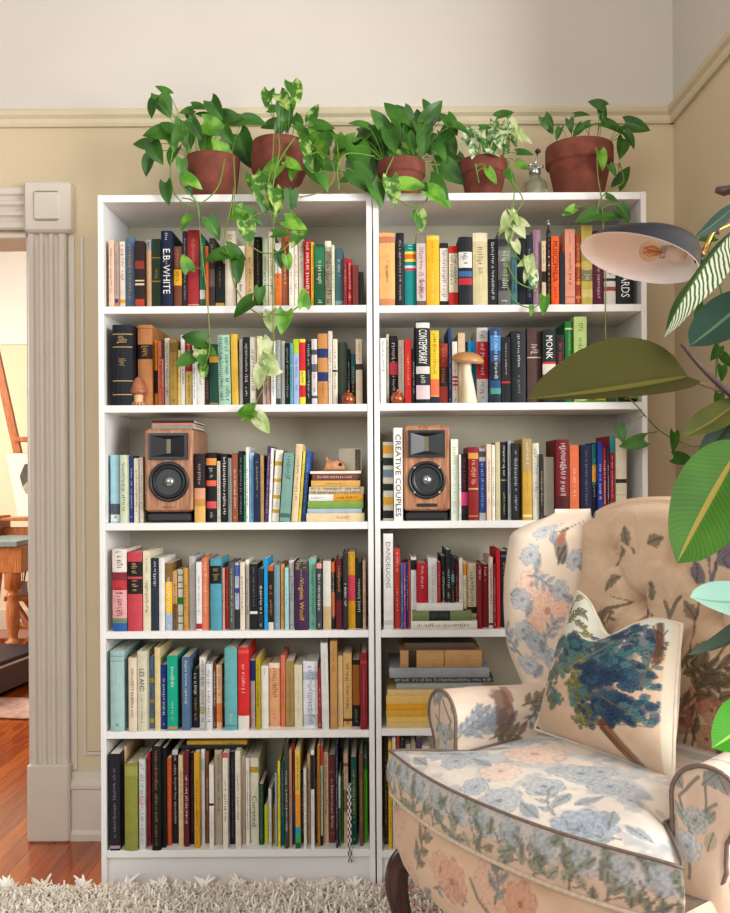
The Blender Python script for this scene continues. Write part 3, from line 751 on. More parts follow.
shelf_row('L', 5, '''
109.4 119.9 754 2b2833 black-purple:with violet lettering;s~.002;m~.12~.85~.35~9a8aa0;b~.02~.05~b89aa8
120.1 124.4 746.5 e6bf98 peach:tall and plain;n
124.8 137.8 763.8 97984c olive-green:wide cloth spine;s~.002;n;h;b~.86~.97~a8a85c
139 145.4 759.5 d4d6d4 white:with faint floral spine;m~.05~.95~.8~9a9ca8;b~.5~.6~d8b8c0
145.6 150.7 752 c43236 red:with gold foot;b~.06~.1~6a2a24;n
151.7 160.9 746.5 1e1c1e black:with bronze lettering;s~.002;m~.05~.96~.4~b8824c
161.1 165.9 748 1b1b1e black:plain spine;n
166.1 171.3 758 cf5f30 orange-red:with faint lettering;m~.1~.8~.3~e89a70
171.5 178.2 750 26262a black:with white lettering;b~.95~1~c8c8c8;m~.2~.95~.5~e0e0dc
178.5 183.7 755 e3c49c peach-cream:plain spine
183.9 189.1 751 6e2830 maroon:with pale lettering
189.3 193.9 753 2c2230 black:with violet lettering;m~.1~.9~.6~8a5a8c
194.1 199.6 753 d09f28 mustard:plain spine
199.8 204.9 749.4 e4e4e8 white:with pale blue patch;b~.78~.9~a8d4d8;n
205.1 209 751 8a5a38 brown:plain spine
209.2 213.9 764.7 e8e4dc white:with black specks;b~.5~.53~3a3a3a;m~.1~.4~.5~8a8a88
214.1 222.4 750 bcae98 taupe-grey:with dark lettering;m~.3~.95~.4~4a4440
222.6 228 753 e2ddd2 white:with red cap;b~.95~1~c06060
228.2 235 752 2f3036 charcoal:with grey lettering;m~.05~.95~.4~9a9aa0
235.2 240.6 751 e0d8c8 ivory:plain spine
240.8 245.4 756 e4cdb0 peach-cream:plain spine
245.6 249.6 758 e6e2dc white
249.8 258.8 758 dfdac6 cream:with large dark title;t~.2~.56~.5~3a342e~Curated;b~.83~.9~c89a3c
259 263.6 784 2a3a2c dark-green:with mint edge;b~.0~1~35503a;m~.05~.98~.2~8ad0a0
264.6 268.3 805 c3ce30 lime:short and plain;n
268.5 271.7 788.7 d8d4d0 white
271.9 274.6 806 dfa024 amber:short and plain;n
274.8 277.6 773 a8b4b0 grey-teal
277.8 280.4 761 ecd83c lemon-yellow:plain spine
280.6 284 762 1f7a94 blue-teal:plain spine
284.2 288.6 742.7 4a5048 grey-green:tall plain spine
288.8 292 750 c3a084 pinkish-tan
292.2 294.9 744.6 c02a3c red:with blue lower half;b~.0~.48~35549a
295.1 300.3 750 e8c860 yellow:with rainbow foot;b~.0~.06~2a6a50;b~.06~.13~4ab85c;b~.13~.22~2fb0c8;b~.22~.55~eea23c;m~.58~.95~.5~4a3a20
300.5 303.4 769.5 3a3836 black:with pale checks;m~.1~.95~.9~c8c4bc
303.6 306.6 768.6 e4e0d8 white
306.8 310.6 754 dcb490 peach:plain spine
310.8 314.4 750 e6e4e0 white:with black upper half;b~.6~.95~26262a;m~.2~.55~.4~9a9a9a
314.6 317 760 5a4e64 dusky-purple
317.2 320.2 746.5 b8802c amber-brown:tall plain spine
320.4 323 745.5 b8c8a4 sage:with red top;b~.8~1~d03c3c;b~.0~.1~26261f
323.2 328.6 752 e2bfa0 blush:with brown lettering
328.8 335.3 755 6f3634 maroon-brown:with faint bands;b~.1~.12~9a5a50;b~.8~.82~9a5a50
335.5 338 744.6 363a5e navy-purple:tall plain spine
338.2 340.4 776 d8dad8 white:with olive lower half;b~.0~.55~6a6038
340.6 343.4 776 1f8a48 green:short and plain;n
343.6 348.4 754 d3ae96 pinkish-beige:with brown label;b~.35~.6~9a705a;b~.86~.9~8a6050
351 356.8 757 125a50 dark-teal:plain spine
359.2 363.2 754 7c5242 brown:narrow plain spine
363.4 367.6 759 5cae24 bright-green:with dark top;b~.88~1~1f6a38
''')
shelf_row('R', 0, '''
379 395.2 233 e9b074 peach-orange:with ornamental ends;s~.014;b~.0~.1~c88c60;b~.86~.95~c08060;m~.3~.55~.2~4a3424;m~.35~.7~.3~d89858
396 404.4 233 26272c black:with silver lettering;m~.08~.9~.35~b8b8bc
404.6 416.2 244 0f8f8c teal:with striped picture label;b~.58~.62~c8404c;b~.62~.66~c8dce0;b~.72~.88~ecdc50;b~.76~.84~d8783c;m~.9~.98~.5~d0e8e4
416.5 426 233 c9bfb8 stone-pink:with magenta capitals;m~.1~.80~.7~b84a78;m~.1~.36~.5~6a2a48;b~.86~1~8a8478;b~.0~.08~6a645c
426.3 439.5 235.7 f0b428 golden-yellow:with cream stripe;b~.94~1~f4c850;m~.08~.5~.22~f4dc98;m~.6~.9~.22~b87c18
439.8 448.6 243 1f2023 black:with white title panel;b~.1~.92~d9d5cc;m~.14~.88~.5~3a3a3c
449 458.1 246 ddd4bc cream:with red top and foot;b~.0~.24~c8281f;b~.88~1~c8281f;m~.36~.84~.8~3a302a
458.6 472.4 237 1d2029 black-navy:with square picture label;b~.3~.4~b02c34;b~.42~.5~3a6a9c;b~.55~.78~d4d2cc;m~.57~.76~.5~2a2a2a
472.7 487.8 233 cfc49c khaki:with cream title label;s~.012;h;b~.88~1~dfd6b8;m~.4~.8~.5~6a6040;m~.05~.5~.12~e8e0c4
488 497.8 239 24252a black:with white lettering;m~.08~.95~.4~e4e2dc
498 511 232 6e6e6c grey:with smoky photo spine;b~.2~.35~3a3a3c;b~.6~.75~8c8c88;b~.8~.9~444446
511.3 517.5 248 8fd0dc sky-blue:half behind pothos;b~.85~1~dcecec
517.7 526.2 238 202227 black:half behind pothos;n
526.4 532.6 235 222c3c midnight-blue:with silver lettering;m~.1~.8~.5~9aa8b8
532.8 540.9 230 a08090 mauve:with faint lettering;m~.1~.85~.35~c8b0bc
541.2 546.2 241 d9c4a4 beige:with black middle;b~.36~.53~242222;m~.56~.92~.5~5a4a3c
551.2 559.4 236.6 ea6420 orange:with black capitals;t~.34~.93~.62~241c18~MUSICOPHILIA;m~.08~.3~.3~3a2a20
559.7 564.8 252 232a36 navy:short and dark;n
565 575.2 229 dd9c84 salmon-pink:with dark script title;m~.25~.7~.38~4a3430;m~.78~.94~.25~8a5a50;b~.1~.11~8a5a50;b~.02~.025~8a5a50;s~.012
575.5 581 235 a8482c rust:with gold bands;b~.1~.14~d8903c;b~.3~.34~d8903c;b~.55~.6~d8903c
581.3 592.6 225.5 c9b860 yellow-green:with photo spine;b~.1~.2~d8c888;b~.3~.45~8a8460;b~.55~.7~b0a058;m~.3~.5~.6~e8e4c8
592.8 603.8 231 5d1834 burgundy:with white lettering;m~.05~.95~.35~e0c8cc
604 615.8 235 d9d6cc white:with dotted spine;b~.2~.26~b0504c;b~.34~.38~3a3a3a;m~.4~.9~.4~4a4a48
616 633.4 233 202226 black:with large white capitals;t~.1~.8~.5~ecebe6~STANDARDS;s~.012
''')
shelf_row('R', 1, '''
380.3 386.4 338 e8e6e2 white:with bold black lettering;m~.45~.95~.5~2a2a2a
386.6 389.4 332 cfcab4 grey-cream
389.6 398.2 334 222126 black:with pink and white lettering;m~.6~.9~.5~e8e6e2;b~.44~.62~c8485c;m~.2~.42~.5~e8e6e2
398.4 404.8 338 e0dccc ivory:with faint lettering;m~.3~.9~.3~a8a090
405 411.6 339 c42820 red:with white lettering
411.8 415.8 348 2b2a28 black
416 430 321.5 222327 black:with huge white capitals;s~.01;b~.92~.985~dcdad4;b~.36~.45~cfccc4;t~.48~.9~.6~f0eee8~CONTEMPORARY;b~.05~.22~d8c4c8;m~.22~.34~.6~d8d8d4;h
430.3 439.3 330.5 ecc93c yellow:with coral lower third;b~.11~.34~ec7a58;b~.0~.1~26324a;m~.4~.95~.45~6a5420
439.5 449.4 341 96382c brick-red:with black title panel;b~.3~.62~2c2220;m~.34~.6~.6~c8703c;m~.66~.95~.4~c88a70
449.6 453.2 325 274a7c navy-blue:tall behind mushroom ornament
453.4 459.6 339 e4dcd8 white:with red stripes;b~.3~.33~b03a40;b~.36~.39~b03a40;b~.42~.45~b03a40
459.8 467.2 330 d2bf9e beige:behind mushroom ornament;n
467.4 469.6 339 26282c black
469.8 477.8 339 1ba2d6 cyan-blue:behind mushroom ornament;m~.5~.92~.4~1a3a5a
478 490.2 325 dddad6 white:with broad red panel;b~.33~.82~c82634;m~.36~.8~.5~f0e4e0;m~.84~.97~.5~3a3a3a;m~.05~.3~.5~4a4a4a;s~.01
490.5 501.2 328 2a5080 blue:with swirled photo spine;b~.0~.12~1f2a30;b~.12~.2~4a9a90;b~.3~.55~1d2734;b~.7~.9~4a8ac0;m~.3~.95~.4~e0e8ec
501.4 510.8 337 1e1f22 black:with red and white rule;b~.30~.325~c02c34;m~.4~.9~.2~c8c8c8;n
511.2 526 331 2c3036 charcoal:with small grey lettering;m~.5~.95~.25~d8dadc;m~.12~.42~.2~a89a80;h
527.2 541.2 328 5d4640 mauve-brown:with pale title block;b~.60~.615~d8ccc4;m~.64~.78~.7~d8ccc4;h
541.4 556 330 1f2b2a black-green:with heavy white capitals;t~.6~.92~.5~efeee8~MONK;b~.36~.56~c83430;b~.39~.53~d8d4cc;m~.7~.9~.14~b8c0bc;s~.012
556.3 564.6 335 2a2626 black:with red lettering;m~.4~.88~.5~c8404c
564.9 573.2 321.5 1d7a38 green:with gilt lettering;m~.55~.9~.3~b0c880;b~.9~.92~d0d8a0;m~.1~.4~.5~d0d0b0
573.5 587 316.7 b5cc84 light-green:with dark green script;m~.35~.75~.5~4a6a3c;m~.82~.92~.5~54744a;h
588 596 345 23241f black:behind rubber plant leaf
596.4 606 352 d8c030 yellow:behind rubber plant leaf
606.4 616 356 3a5a30 leaf-green:behind rubber plant leaf
616.4 637 360 28221f dark-brown:wide behind rubber plant leaf;m~.05~.3~.6~c8a080
''')
shelf_row('R', 2, '''
383 393.4 442 cfcab8 cream:with six square pictures;b~.03~.13~2a2c2c;b~.2~.3~d8a83c;b~.38~.47~2c2e30;b~.55~.65~7a8aa0;b~.7~.8~303436;b~.85~.96~d8a440;n
393.7 402.9 427.7 e9e7e2 white:with tall black capitals;t~.05~.93~.6~26262a~CREATIVE COUPLES;s~.012
450.8 458.6 439 dde2d4 pale-celadon:beside right speaker;m~.05~.9~.6~a8c0a0
458.8 460.8 454.5 e0e0da white
461 467.9 453.6 211c20 black:with pink lower panel;b~.22~.42~d84c84;b~.1~.2~302c30;m~.46~.95~.6~a8344c
468.3 478.8 447 8e2226 dark-red:with gilt title;b~.84~.92~d09a4c;b~.42~.44~d8a870;m~.46~.82~.6~e0b888;b~.05~.07~c08050
479.2 485.8 448.4 e0e2e6 white:with blue title panel;b~.1~.82~3a62b4;m~.12~.8~.5~e8ecf4;b~.88~.96~6a6a70
486 491.6 444 e3d0b8 blush-cream:with brown lettering;m~.2~.8~.45~a0725c
491.8 495.2 445 efebe0 white
495.4 500.4 442 c6bd98 khaki:plain spine;n
500.6 507.4 442 232428 charcoal:with white lettering;m~.55~.95~.4~e0e0e0;m~.05~.35~.4~b8b870;b~.5~.52~8a8a50
507.6 511.4 440.7 a8abad grey:with black lettering
511.7 519.7 443 25272b black:with silver lettering;m~.1~.9~.45~c0c4c4
522.5 532 438.5 c9a548 gold:with white upper lettering;m~.68~.95~.4~f0ead0;b~.6~1~b09a68;m~.3~.6~.2~8a6a24;b~.04~.07~e8dca8;s~.01;h
532.3 539.4 443 e4e0d0 white:with blue lettering;m~.25~.92~.55~2f86a8
539.6 543.3 454 2d2d2c black:with pale lettering
543.6 554 457 bdb6a4 grey-cream:recessed cloth spine;s~.045;b~.0~.06~2f4a40;n
555.3 569.3 439.4 7c1c24 deep-red:with crowded white title;m~.28~.95~.6~e8dcd8;s~.008;b~.04~.3~5a1820;h
569.7 579.2 445 e07a50 coral-orange:with pale lettering;m~.3~.68~.4~f4d0b8;n;s~.014
580.2 592 445 232948 navy:with faint silver streaks;m~.15~.92~.2~8a90a8
592.2 596.4 444 1f7a74 teal-green:with yellow middle;b~.5~.72~e8a828;b~.0~.45~24283a
597 602.8 442 22409c royal-blue:with white lettering
603 606.6 447 9c2830 cherry-red
606.8 609.8 446 3c2a50 violet
610 614.8 435.7 b0303c red:with teal ends;b~.0~.2~2f98a0;b~.8~1~2f98a0;m~.25~.75~.5~e0c8c0
615.2 627 438.5 dcd3bc cream:with small black leaf emblem;b~.45~.5~3a362e;b~.3~.31~b8ac90;n;h
''')
shelf_row('R', 3, '''
383.4 393.4 530 e8e6e4 white:with tall grey capitals;s~.006;b~.965~1~2c2a2c;t~.42~.88~.45~8a8a88~DANDELIONS;b~.05~.1~d0ceca
394 400.6 549 cf4a3c coral-red:with white lettering;m~.7~.95~.4~f0d8d0;m~.2~.5~.3~f0d8d0
400.9 403.4 564 2f7aa8 blue
403.6 406 563 b84c9c magenta
406.2 408 563 27408c ultramarine
408.2 410 563 e0703c orange
410.2 416.6 557 dfdde0 white:with black label top;b~.82~.96~1d1d1f;m~.2~.75~.4~a8a8b0
416.9 427.7 563 b82434 crimson:with white lettering;m~.6~.95~.35~f0d0d0;h
428 437.4 558 d6d6d4 white-grey:with faint lettering;m~.1~.9~.3~a0a0a0
437.7 440.9 562 b02a38 red
441.1 445.9 556 25262a black:with white lettering
446.1 451.2 549.6 2a2c30 tall-black:with white capitals;m~.1~.75~.6~d8dad8;d~.16
451.4 454.9 557 22282c black:with teal block;b~.65~.76~2f98a8
455.1 458.9 563 7c1c2c maroon:with pale lettering
459.1 463.2 558 dddad0 white
463.4 466.8 562 dccfb8 cream:with orange block;b~.8~.98~e08a2c;b~.0~.3~3a3a40
467 476.6 563 d0c6a8 beige:with black numeral;b~.22~.32~2a2622;b~.0~.16~b8822c
477.1 482.6 564 861c28 dark-red:with white title;m~.75~.96~.5~f0d8d8
482.8 488.4 564 7d1a26 wine-red:with white title;m~.72~.95~.5~f0d8d8
488.6 493.3 557 d8c4b4 blush-beige:with dark lettering;b~.04~.07~3a2a28
493.5 496 564 8a2430 maroon
496.3 500.5 549.6 c8202c scarlet:plain tall spine;n
500.8 512 551 17242f navy:with large gold capitals;t~.2~.85~.6~c89a50~STANLEY KUBRICK;b~.92~.95~4a6a80;h
512.3 521.5 575 1f2326 black:beside armchair wing;m~.1~.8~.5~9a9a98
''')
flat_stack('R', 3, '''
411 477 8.8 e2dfd6 white book with red and green lettering, lowest;s~.002;z~%f;m~.1~.9~.45~8a5a50;d~.19
412.5 471.5 9.6 7d8a5a olive-green clothbound book with dark label, middle;s~.004;b~.36~.72~2a2e28;m~.38~.7~.6~5a6050;d~.17
416.5 463 7.4 e4e2de white magazine with picture cover, topmost;s~.012;d~.15;n;h~0
''' % SHELF['R'][3], 'books stacked flat in front of red books', 'small stack beside armchair')
for o in [o for o in bpy.data.objects if o.get('label', '').startswith('white magazine with picture cover')]:
    T_ = max(v.co.x for v in o.data.vertices); Hh = max(v.co.z for v in o.data.vertices); b = MB()
    for z0, z1, y0, y1, h in ((.50, .78, .03, .11, 'c98a6c'), (.30, .47, .03, .11, '8f8a90'), (.12, .24, .05, .09, 'b8b2aa')): b.box(T_, T_ + .0006, y0, y1, Hh * z0, Hh * z1, cover_mat(h))
    b.build('cover_picture', o)
zt = flat_stack('R', 4, '''
386 458 5.6 dcc184 cream journal, lowest of its pile;d~.19;s~.006;n;h~0
386 458 5.4 e5c56e light yellow journal;d~.19;s~.008;h~0
385.5 458 6.8 d9ab4a tan gold journal;d~.19;s~.006;h~0
386 458 5.6 e3a92c deep gold journal;d~.19;s~.009;h~0
385.8 458 8.6 e0bf74 pale gold journal;d~.19;s~.007;h~0
387 456 5 ddc18c pale tan journal under the grey box;d~.19;s~.01;h~0;n
396 481 6.8 aeb0ac flat grey-white box file;d~.2;n
393 493 5 4a4c50 dark spiral-bound pad;d~.22;s~.01;m~.02~.98~.8~c8c8c4
389 489 9.6 9b9fa2 wide grey binder above the spiral pad;d~.22;s~.008;n
400 481.5 16.6 c39a68 large tan book box with small label;s~.016;b~.45~.47~9a7448;b~.8~.9~3a2c1c;m~.12~.22~.3~e0a030;d~.2
404 474.5 6.4 6b5a4c dull brown book on top of the pile;s~.03;d~.18;n
''', 'pile of books on right bookcase fifth shelf', 'on right bookcase fifth shelf')
shelf_row('R', 5, '''
384 388 736 3c3a38 charcoal
388.3 392 742 e6b82c yellow:plain spine
392.3 396 738 d8d0c0 ivory
396.3 400 736 a85038 brick
400.3 405 740 34302e black
405.3 411 744 c9c6c2 light-grey
411.3 416 742 b9a078 tan
416.3 422 738 5a4c6a dusky-violet
422.3 430 746 d8d4c8 cream
''')
# books lying on top of the bottom row, and the leaning ones at the right of the pile
def lay(px0, px1, ytop, ybot, Y, D, col, label, group, rz=0.0, marks=()):
    X0, X1 = at(px0, ytop, Y).x, at(px1, ytop, Y).x; z0, z1 = at(px0, ybot, Y).z, at(px0, ytop, Y).z
    o = make_book('book', z1 - z0, X1 - X0, D, col, [], [], list(marks), 1, random.Random(5)); o.rotation_euler = (0, -PI / 2, rz); o.location = (X1, Y, (z0 + z1) / 2)
    tag(o, label, 'book', group); return o
g = 'books laid on top of the bottom row'
lay(181, 245, 745.2, 749.4, .05, .18, '2a2a2e', 'thin black book lying under the yellow one on the bottom row of books', g)
lay(187, 247, 740.8, 745.0, .055, .17, 'dcb446', 'thin yellow book lying topmost on the bottom row of books', g, 0, ((.1, .4, .4, '4a3a1c'),))
g = 'tilted books at the right of the fifth shelf'
for k, (dx, c, d) in enumerate(((0, '3a2e2a', 'dark brown book leaning at the far end, lowest'), (1, 'd8d0c4', 'cream book leaning at the far end, second from bottom'), (2, '2a2a2c', 'black book leaning at the far end, middle'), (3, 'cbc4ba', 'grey-white book leaning at the far end, second from top'), (4, '5a4a44', 'brown book leaning at the far end, topmost'))):
    T, H, D = .028, .22, .17
    o = make_book('book', T, H, D, c, [], [], [(.1, .8, .4, '8a8078')], 1, random.Random(k))
    ang = math.radians(118)
    P = at(522, 727, .03); P.z = SHELF['R'][4]
    n = Vector((-math.cos(ang - PI / 2) * 0 - math.sin(math.radians(28)), 0, math.cos(math.radians(28))))
    # a sloping pile: every book parallel to the one below it
    base = Vector((P.x + .225, .03, SHELF['R'][4] + .02)) + Vector((math.sin(math.radians(28)), 0, math.cos(math.radians(28)))) * ((T + .001) * (k + .5))
    o.matrix_world = Matrix.Translation(base) @ Matrix.Rotation(math.radians(-90 + 28), 4, 'Y')
    tag(o, d + ', right bookcase fifth shelf', 'book', g)
# ------------------------------------------------------------------ speakers
m_wal = wood('walnut_veneer', '8a5638', 'b98560', .38, 2, 14)
m_blk = mat('black_satin_plastic', '1b1d20', .38, noise=.05); m_rub = mat('black_rubber_surround', '17181a', .55, noise=.05)
m_cone = mat('dark_grey_cone', '2a2d30', .35, .2, noise=.05); m_cap = mat('silver_dust_cap', '9aa39c', .25, .8, noise=.05)
m_silver = mat('silver_metal', 'b9bcbd', .25, .9, noise=.02)
def speaker(px0, px1, yt, yb, side, label, badge):
    s = .012; zb = SHELF[side][2]; A = at(px0, yt, s); B_ = at(px1, yb, s)
    w = B_.x - A.x; h = A.z - B_.z; hb = B_.z - zb; dp = .235
    e = empty('speaker', ((A.x + B_.x) / 2, s, zb))
    b = MB(); b.bbox(-w / 2 + .006, w / 2 - .006, .004, dp - .01, 0.0003, hb, m_blk, .008); b.build('stand_pad', e)
    b = MB(); b.bbox(-w / 2, w / 2, 0, dp, hb + .0003, hb + h, m_wal, .006); b.build('cabinet', e)
    zc = hb + h * .36; R = w * .415
    M = frame((0, -.0005, zc), (0, -1, 0))
    b = MB(); b.lathe([(R, 0), (R, .004), (R * .96, .007), (R * .86, .007), (R * .84, .004), (R * .82, .003)], m_blk, 40, M, caps=False); wf = b.build('woofer', e)
    b = MB(); b.lathe([(R * .83, .002), (R * .80, .007), (R * .74, .009), (R * .69, .006), (R * .67, .001)], m_rub, 40, M, caps=False); b.build('surround', wf)
    b = MB(); b.lathe([(R * .68, .002), (R * .5, -.006 + .004), (R * .28, -.001), (R * .26, -.0008)], m_cone, 40, M, caps=False); b.lathe([(R * .68, .0006), (R * .001, .0004)], m_cone, 40, M, caps=False); b.build('cone', wf)
    b = MB(); b.lathe([(R * .29, -.0006), (R * .27, .003), (R * .18, .0075), (R * .08, .0095), (.0002, .010)], m_cap, 28, M, caps=False); b.build('dust_cap', wf)
    for k in range(4):
        a = PI / 4 + k * PI / 2; b = MB(); b.lathe([(.0035, .006), (.0035, .0085), (.002, .009)], m_silver if badge else m_rub, 10, M @ Matrix.Translation((R * .91 * math.cos(a), R * .91 * math.sin(a), 0))); b.build('screw', wf)
    # horn: a raised frame with four sloping flares down to the ribbon slot
    x0, x1, z0, z1 = -w * .40, w * .40, hb + h * .625, hb + h * .945
    cx, cz = .0, (z0 + z1) / 2
    b = MB()
    R0 = [(x0, -.001, z0), (x1, -.001, z0), (x1, -.001, z1), (x0, -.001, z1)]
    R1 = [(x0 + .001, -.014, z0 + .001), (x1 - .001, -.014, z0 + .001), (x1 - .001, -.014, z1 - .001), (x0 + .001, -.014, z1 - .001)]
    t = .008; R2 = [(x0 + t, -.014, z0 + t), (x1 - t, -.014, z0 + t), (x1 - t, -.014, z1 - t), (x0 + t, -.014, z1 - t)]
    R3 = [(cx - .006, -.0015, cz - h * .085), (cx + .006, -.0015, cz - h * .085), (cx + .006, -.0015, cz + h * .085), (cx - .006, -.0015, cz + h * .085)]
    b.loft([R0, R1, R2, R3], m_blk, smooth=False); hn = b.build('horn', e)
    b = MB(); b.box(cx - .006, cx + .006, -.0018, -.0012, cz - h * .085, cz + h * .085, mat('tan_ribbon_tweeter', '6a6450', .4, .3)); b.build('ribbon_tweeter', hn)
    b = MB()
    if badge: b.bbox(-.055 * .55, .055 * .55, -.002, .001, hb + h * .045, hb + h * .085, m_blk, .001); b.build('display', e)
    else:
        vs, fs = text_mesh('AIRPULSE'); k = b.add([((u - .5) * .042, -.0009, hb + h * .045 + v * .0052) for u, v in vs])
        for f in fs: b.face([k + i for i in f], mat('dark_lettering', '4a3324', .5))
        b.build('badge', e)
    tag(e, label, 'speaker', 'pair of walnut bookshelf speakers'); return e, hb + h, w
spL, spLh, spLw = speaker(144.5, 193.5, 428.5, 511.5, 'L', 'walnut bookshelf speaker on the left bookcase with magazines piled on it', False)
spR, spRh, spRw = speaker(403.5, 450, 425.5, 510.5, 'R', 'walnut bookshelf speaker on the right bookcase beside tall white book', True)
zt = spL.location.z + spLh
for k, (xa, xb, t, c, l) in enumerate(((152, 193, .0075, '8fa09c', 'grey-green notebook at the bottom of the pile on the speaker'), (152, 192.5, .0085, 'c98a7c', 'pink paperback in the middle of the pile on the speaker'), (152, 194, .0075, '4a2826', 'dark maroon notebook on top of the pile on the speaker'))):
    Y = .03; X0, X1 = at(xa, 420, Y).x, at(xb, 420, Y).x
    o = make_book('notebook', t, X1 - X0, .17, c, [], [], [], 0, random.Random(k)); o.rotation_euler = (0, -PI / 2, 0); o.location = (X1, Y, zt + t / 2 + .0003); zt += t + .0005
    tag(o, l, 'notebook', 'notebooks piled on the left speaker')

# ------------------------------------------------------------------ small ornaments on the shelves
m_clay = mat('brown_glazed_clay', '9a5f42', .42, noise=.3, scale=60); m_clayl = mat('pale_buff_clay', 'd8ab84', .5, noise=.15, scale=40)
m_copper = mat('copper', 'b0603f', .28, .75, noise=.1)
def place(px, row, side, Y): 
    p = at(px, 500, Y); return (p.x, Y, SHELF[side][row])
def mushroom_house():
    e = empty('mushroom_figurine', place(138.5, 1, 'L', -.0) ); e.location.y = .0; e.location = (at(138.5, 400, .012 - .03).x, .0, SHELF['L'][1])
    k = 1 / 343.75
    e.location.y = .0
    # stands at the very front of the shelf
    b = MB(); b.lathe([(.019, .0), (.0215, .004), (.020, .007), (.0145, .010), (.0135, .018), (.0145, .030), (.012, .034)], m_clayl, 20); b.build('stem', e)
    b = MB(); b.lathe([(.012, .033), (.024, .036), (.0268, .040), (.025, .045), (.020, .060), (.0155, .072), (.009, .081), (.003, .085), (.0003, .086)], m_clay, 24); b.build('cap', e)
    b = MB()
    for a in range(14): b.lathe([(.003, 0), (.0032, .006), (.002, .009), (.0004, .010)], m_clay, 6, Matrix.Translation((.0205 * math.cos(a * .449), .0205 * math.sin(a * .449), .0005)))
    b.build('base_fringe', e)
    e.location.y = .026; e.location.x = at(138.5, 400, .026).x
    tag(e, 'small brown clay mushroom figurine standing before the tan leather book', 'figurine')
    return e
for o_ in [o for o in bpy.data.objects if o.get('category') == 'book' and abs(o.location.z - SHELF['L'][1]) < .002 and -.70 < o.location.x < -.63]: o_.location.y += .042
mushroom_house()
def copper_pot(px, side, label, y):
    e = empty('copper_jar', (at(px, 395, y).x, y, SHELF[side][1]))
    b = MB(); b.lathe([(.010, 0), (.0165, .004), (.0195, .012), (.019, .020), (.0145, .027), (.0135, .029), (.0125, .0285), (.0125, .012), (.0004, .010)], m_copper, 24); b.build('body', e)
    b = MB(); b.lathe([(.0142, .0285), (.0155, .0305), (.009, .034), (.003, .0355), (.003, .039), (.0045, .041), (.0003, .043)], m_copper, 20, caps=True); b.build('lid', e)
    tag(e, label, 'jar', 'little copper jars among the books')
for o_ in [o for o in bpy.data.objects if o.get('category') == 'book' and abs(o.location.z - SHELF['R'][1]) < .002 and .035 < o.location.x < .10]: o_.location.y += .040
for o_ in [o for o in bpy.data.objects if o.get('category') == 'book' and abs(o.location.z - SHELF['L'][1]) < .002 and -.105 < o.location.x < -.045]: o_.location.y += .040
copper_pot(348.5, 'L', 'little round copper jar near the right end of left bookcase second shelf', .024)
copper_pot(397.5, 'R', 'little round copper jar near the left end of right bookcase second shelf', .024)
def big_mushroom():
    Y = .026; e = empty('mushroom_ornament', (at(468, 400, Y).x, Y, SHELF['R'][1]))
    for o_ in [o for o in bpy.data.objects if o.get('category') == 'book' and abs(o.location.z - SHELF['R'][1]) < .002 and .20 < o.location.x < .335]: o_.location.y += .05
    ms = mat('ivory_glazed_stem', 'e2d2b4', .4, noise=.08, scale=25, stretch=(4, 4, .6)); mc = mat('caramel_glazed_cap', 'b98652', .35, noise=.15, scale=20); mg = mat('cream_gills', 'e8d8c0', .55, noise=.08, scale=90)
    b = MB(); path = [(.004, 0, 0), (.003, 0, .02), (.001, 0, .05), (-.003, 0, .085), (-.004, 0, .115), (-.002, 0, .128)]
    b.tube(spline(path, 4), [.0245 - .010 * min(1, i / 13) + .003 * max(0, (i - 15) / 5) for i in range(21)], ms, 18); b.build('stem', e)
    M = Matrix.Translation((-.001, 0, .118)) @ Matrix.Rotation(math.radians(6), 4, 'Y') @ Matrix.Rotation(math.radians(7), 4, 'X')
    b = MB(); b.lathe([(.047, .004), (.0485, .009), (.046, .016), (.038, .024), (.025, .030), (.012, .033), (.0004, .034)], mc, 30, M); b.build('cap', e)
    b = MB(); b.lathe([(.0478, .0045), (.040, .0015), (.030, .003), (.012, .009), (.0004, .010)], mg, 30, M, caps=False); b.build('gills', e)
    tag(e, 'large ceramic mushroom with caramel cap and ivory stem before the books', 'figurine')
big_mushroom()
# the third-shelf flat stack carries a clay lump and a picture card
zst = max(o.location.z for o in bpy.data.objects if o.get('group') == 'books lying flat on the left bookcase third shelf') + .0042
def clay_cat():
    Y = .075; e_x = at(334, 465, Y).x; x0 = at(322.5, 460, Y).x - e_x
    mc = mat('mottled_orange_pottery', 'c48f66', .55, noise=.45, scale=45); b = MB(); ss = [(-.034, .002, .008, .007), (-.026, .011, .014, .013), (-.020, .019, .017, .018), (-.008, .0185, .018, .0165), (.006, .0185, .018, .0165), (.018, .018, .017, .016), (.028, .016, .013, .013), (.034, .011, .006, .007)]
    rings = [[(x, ry * math.cos(a * PI / 8), max(0.0003, cz + rz * math.sin(a * PI / 8))) for a in range(16)] for x, cz, ry, rz in ss]
    b.loft(rings, mc, caps=True); 
    e = empty('pottery_animal', (e_x, Y, zst)); b.build('body', e)
    b = MB()
    for dy in (-.009, .009): b.loft([[(-.020 + .005 * math.cos(k * 1.257), dy + .004 * math.sin(k * 1.257), .031) for k in range(5)], [(-.021 + .0008 * math.cos(k * 1.257), dy + .0006 * math.sin(k * 1.257), .043) for k in range(5)]], mc, caps=True)
    b.build('ears', e)
    b = MB(); b.lathe([(.0055, 0), (.0055, .003), (.0004, .004)], mat('dark_hollow', '1c1512', .6), 14, frame((.020, -.0155, .019), (0, -1, 0))); b.build('dark_spot', e)
    tag(e, 'small mottled orange pottery animal lying on the flat book stack', 'figurine')
clay_cat()
b = MB(); Y = .13; P0, P1 = at(339, 448.5, Y), at(361.5, 471, Y)
mcard = mat('cream_photo_card', 'd8cfb4', .6, noise=.1, scale=20); mph = mat('dark_photo_print', '5c4a3c', .6, noise=.5, scale=60)
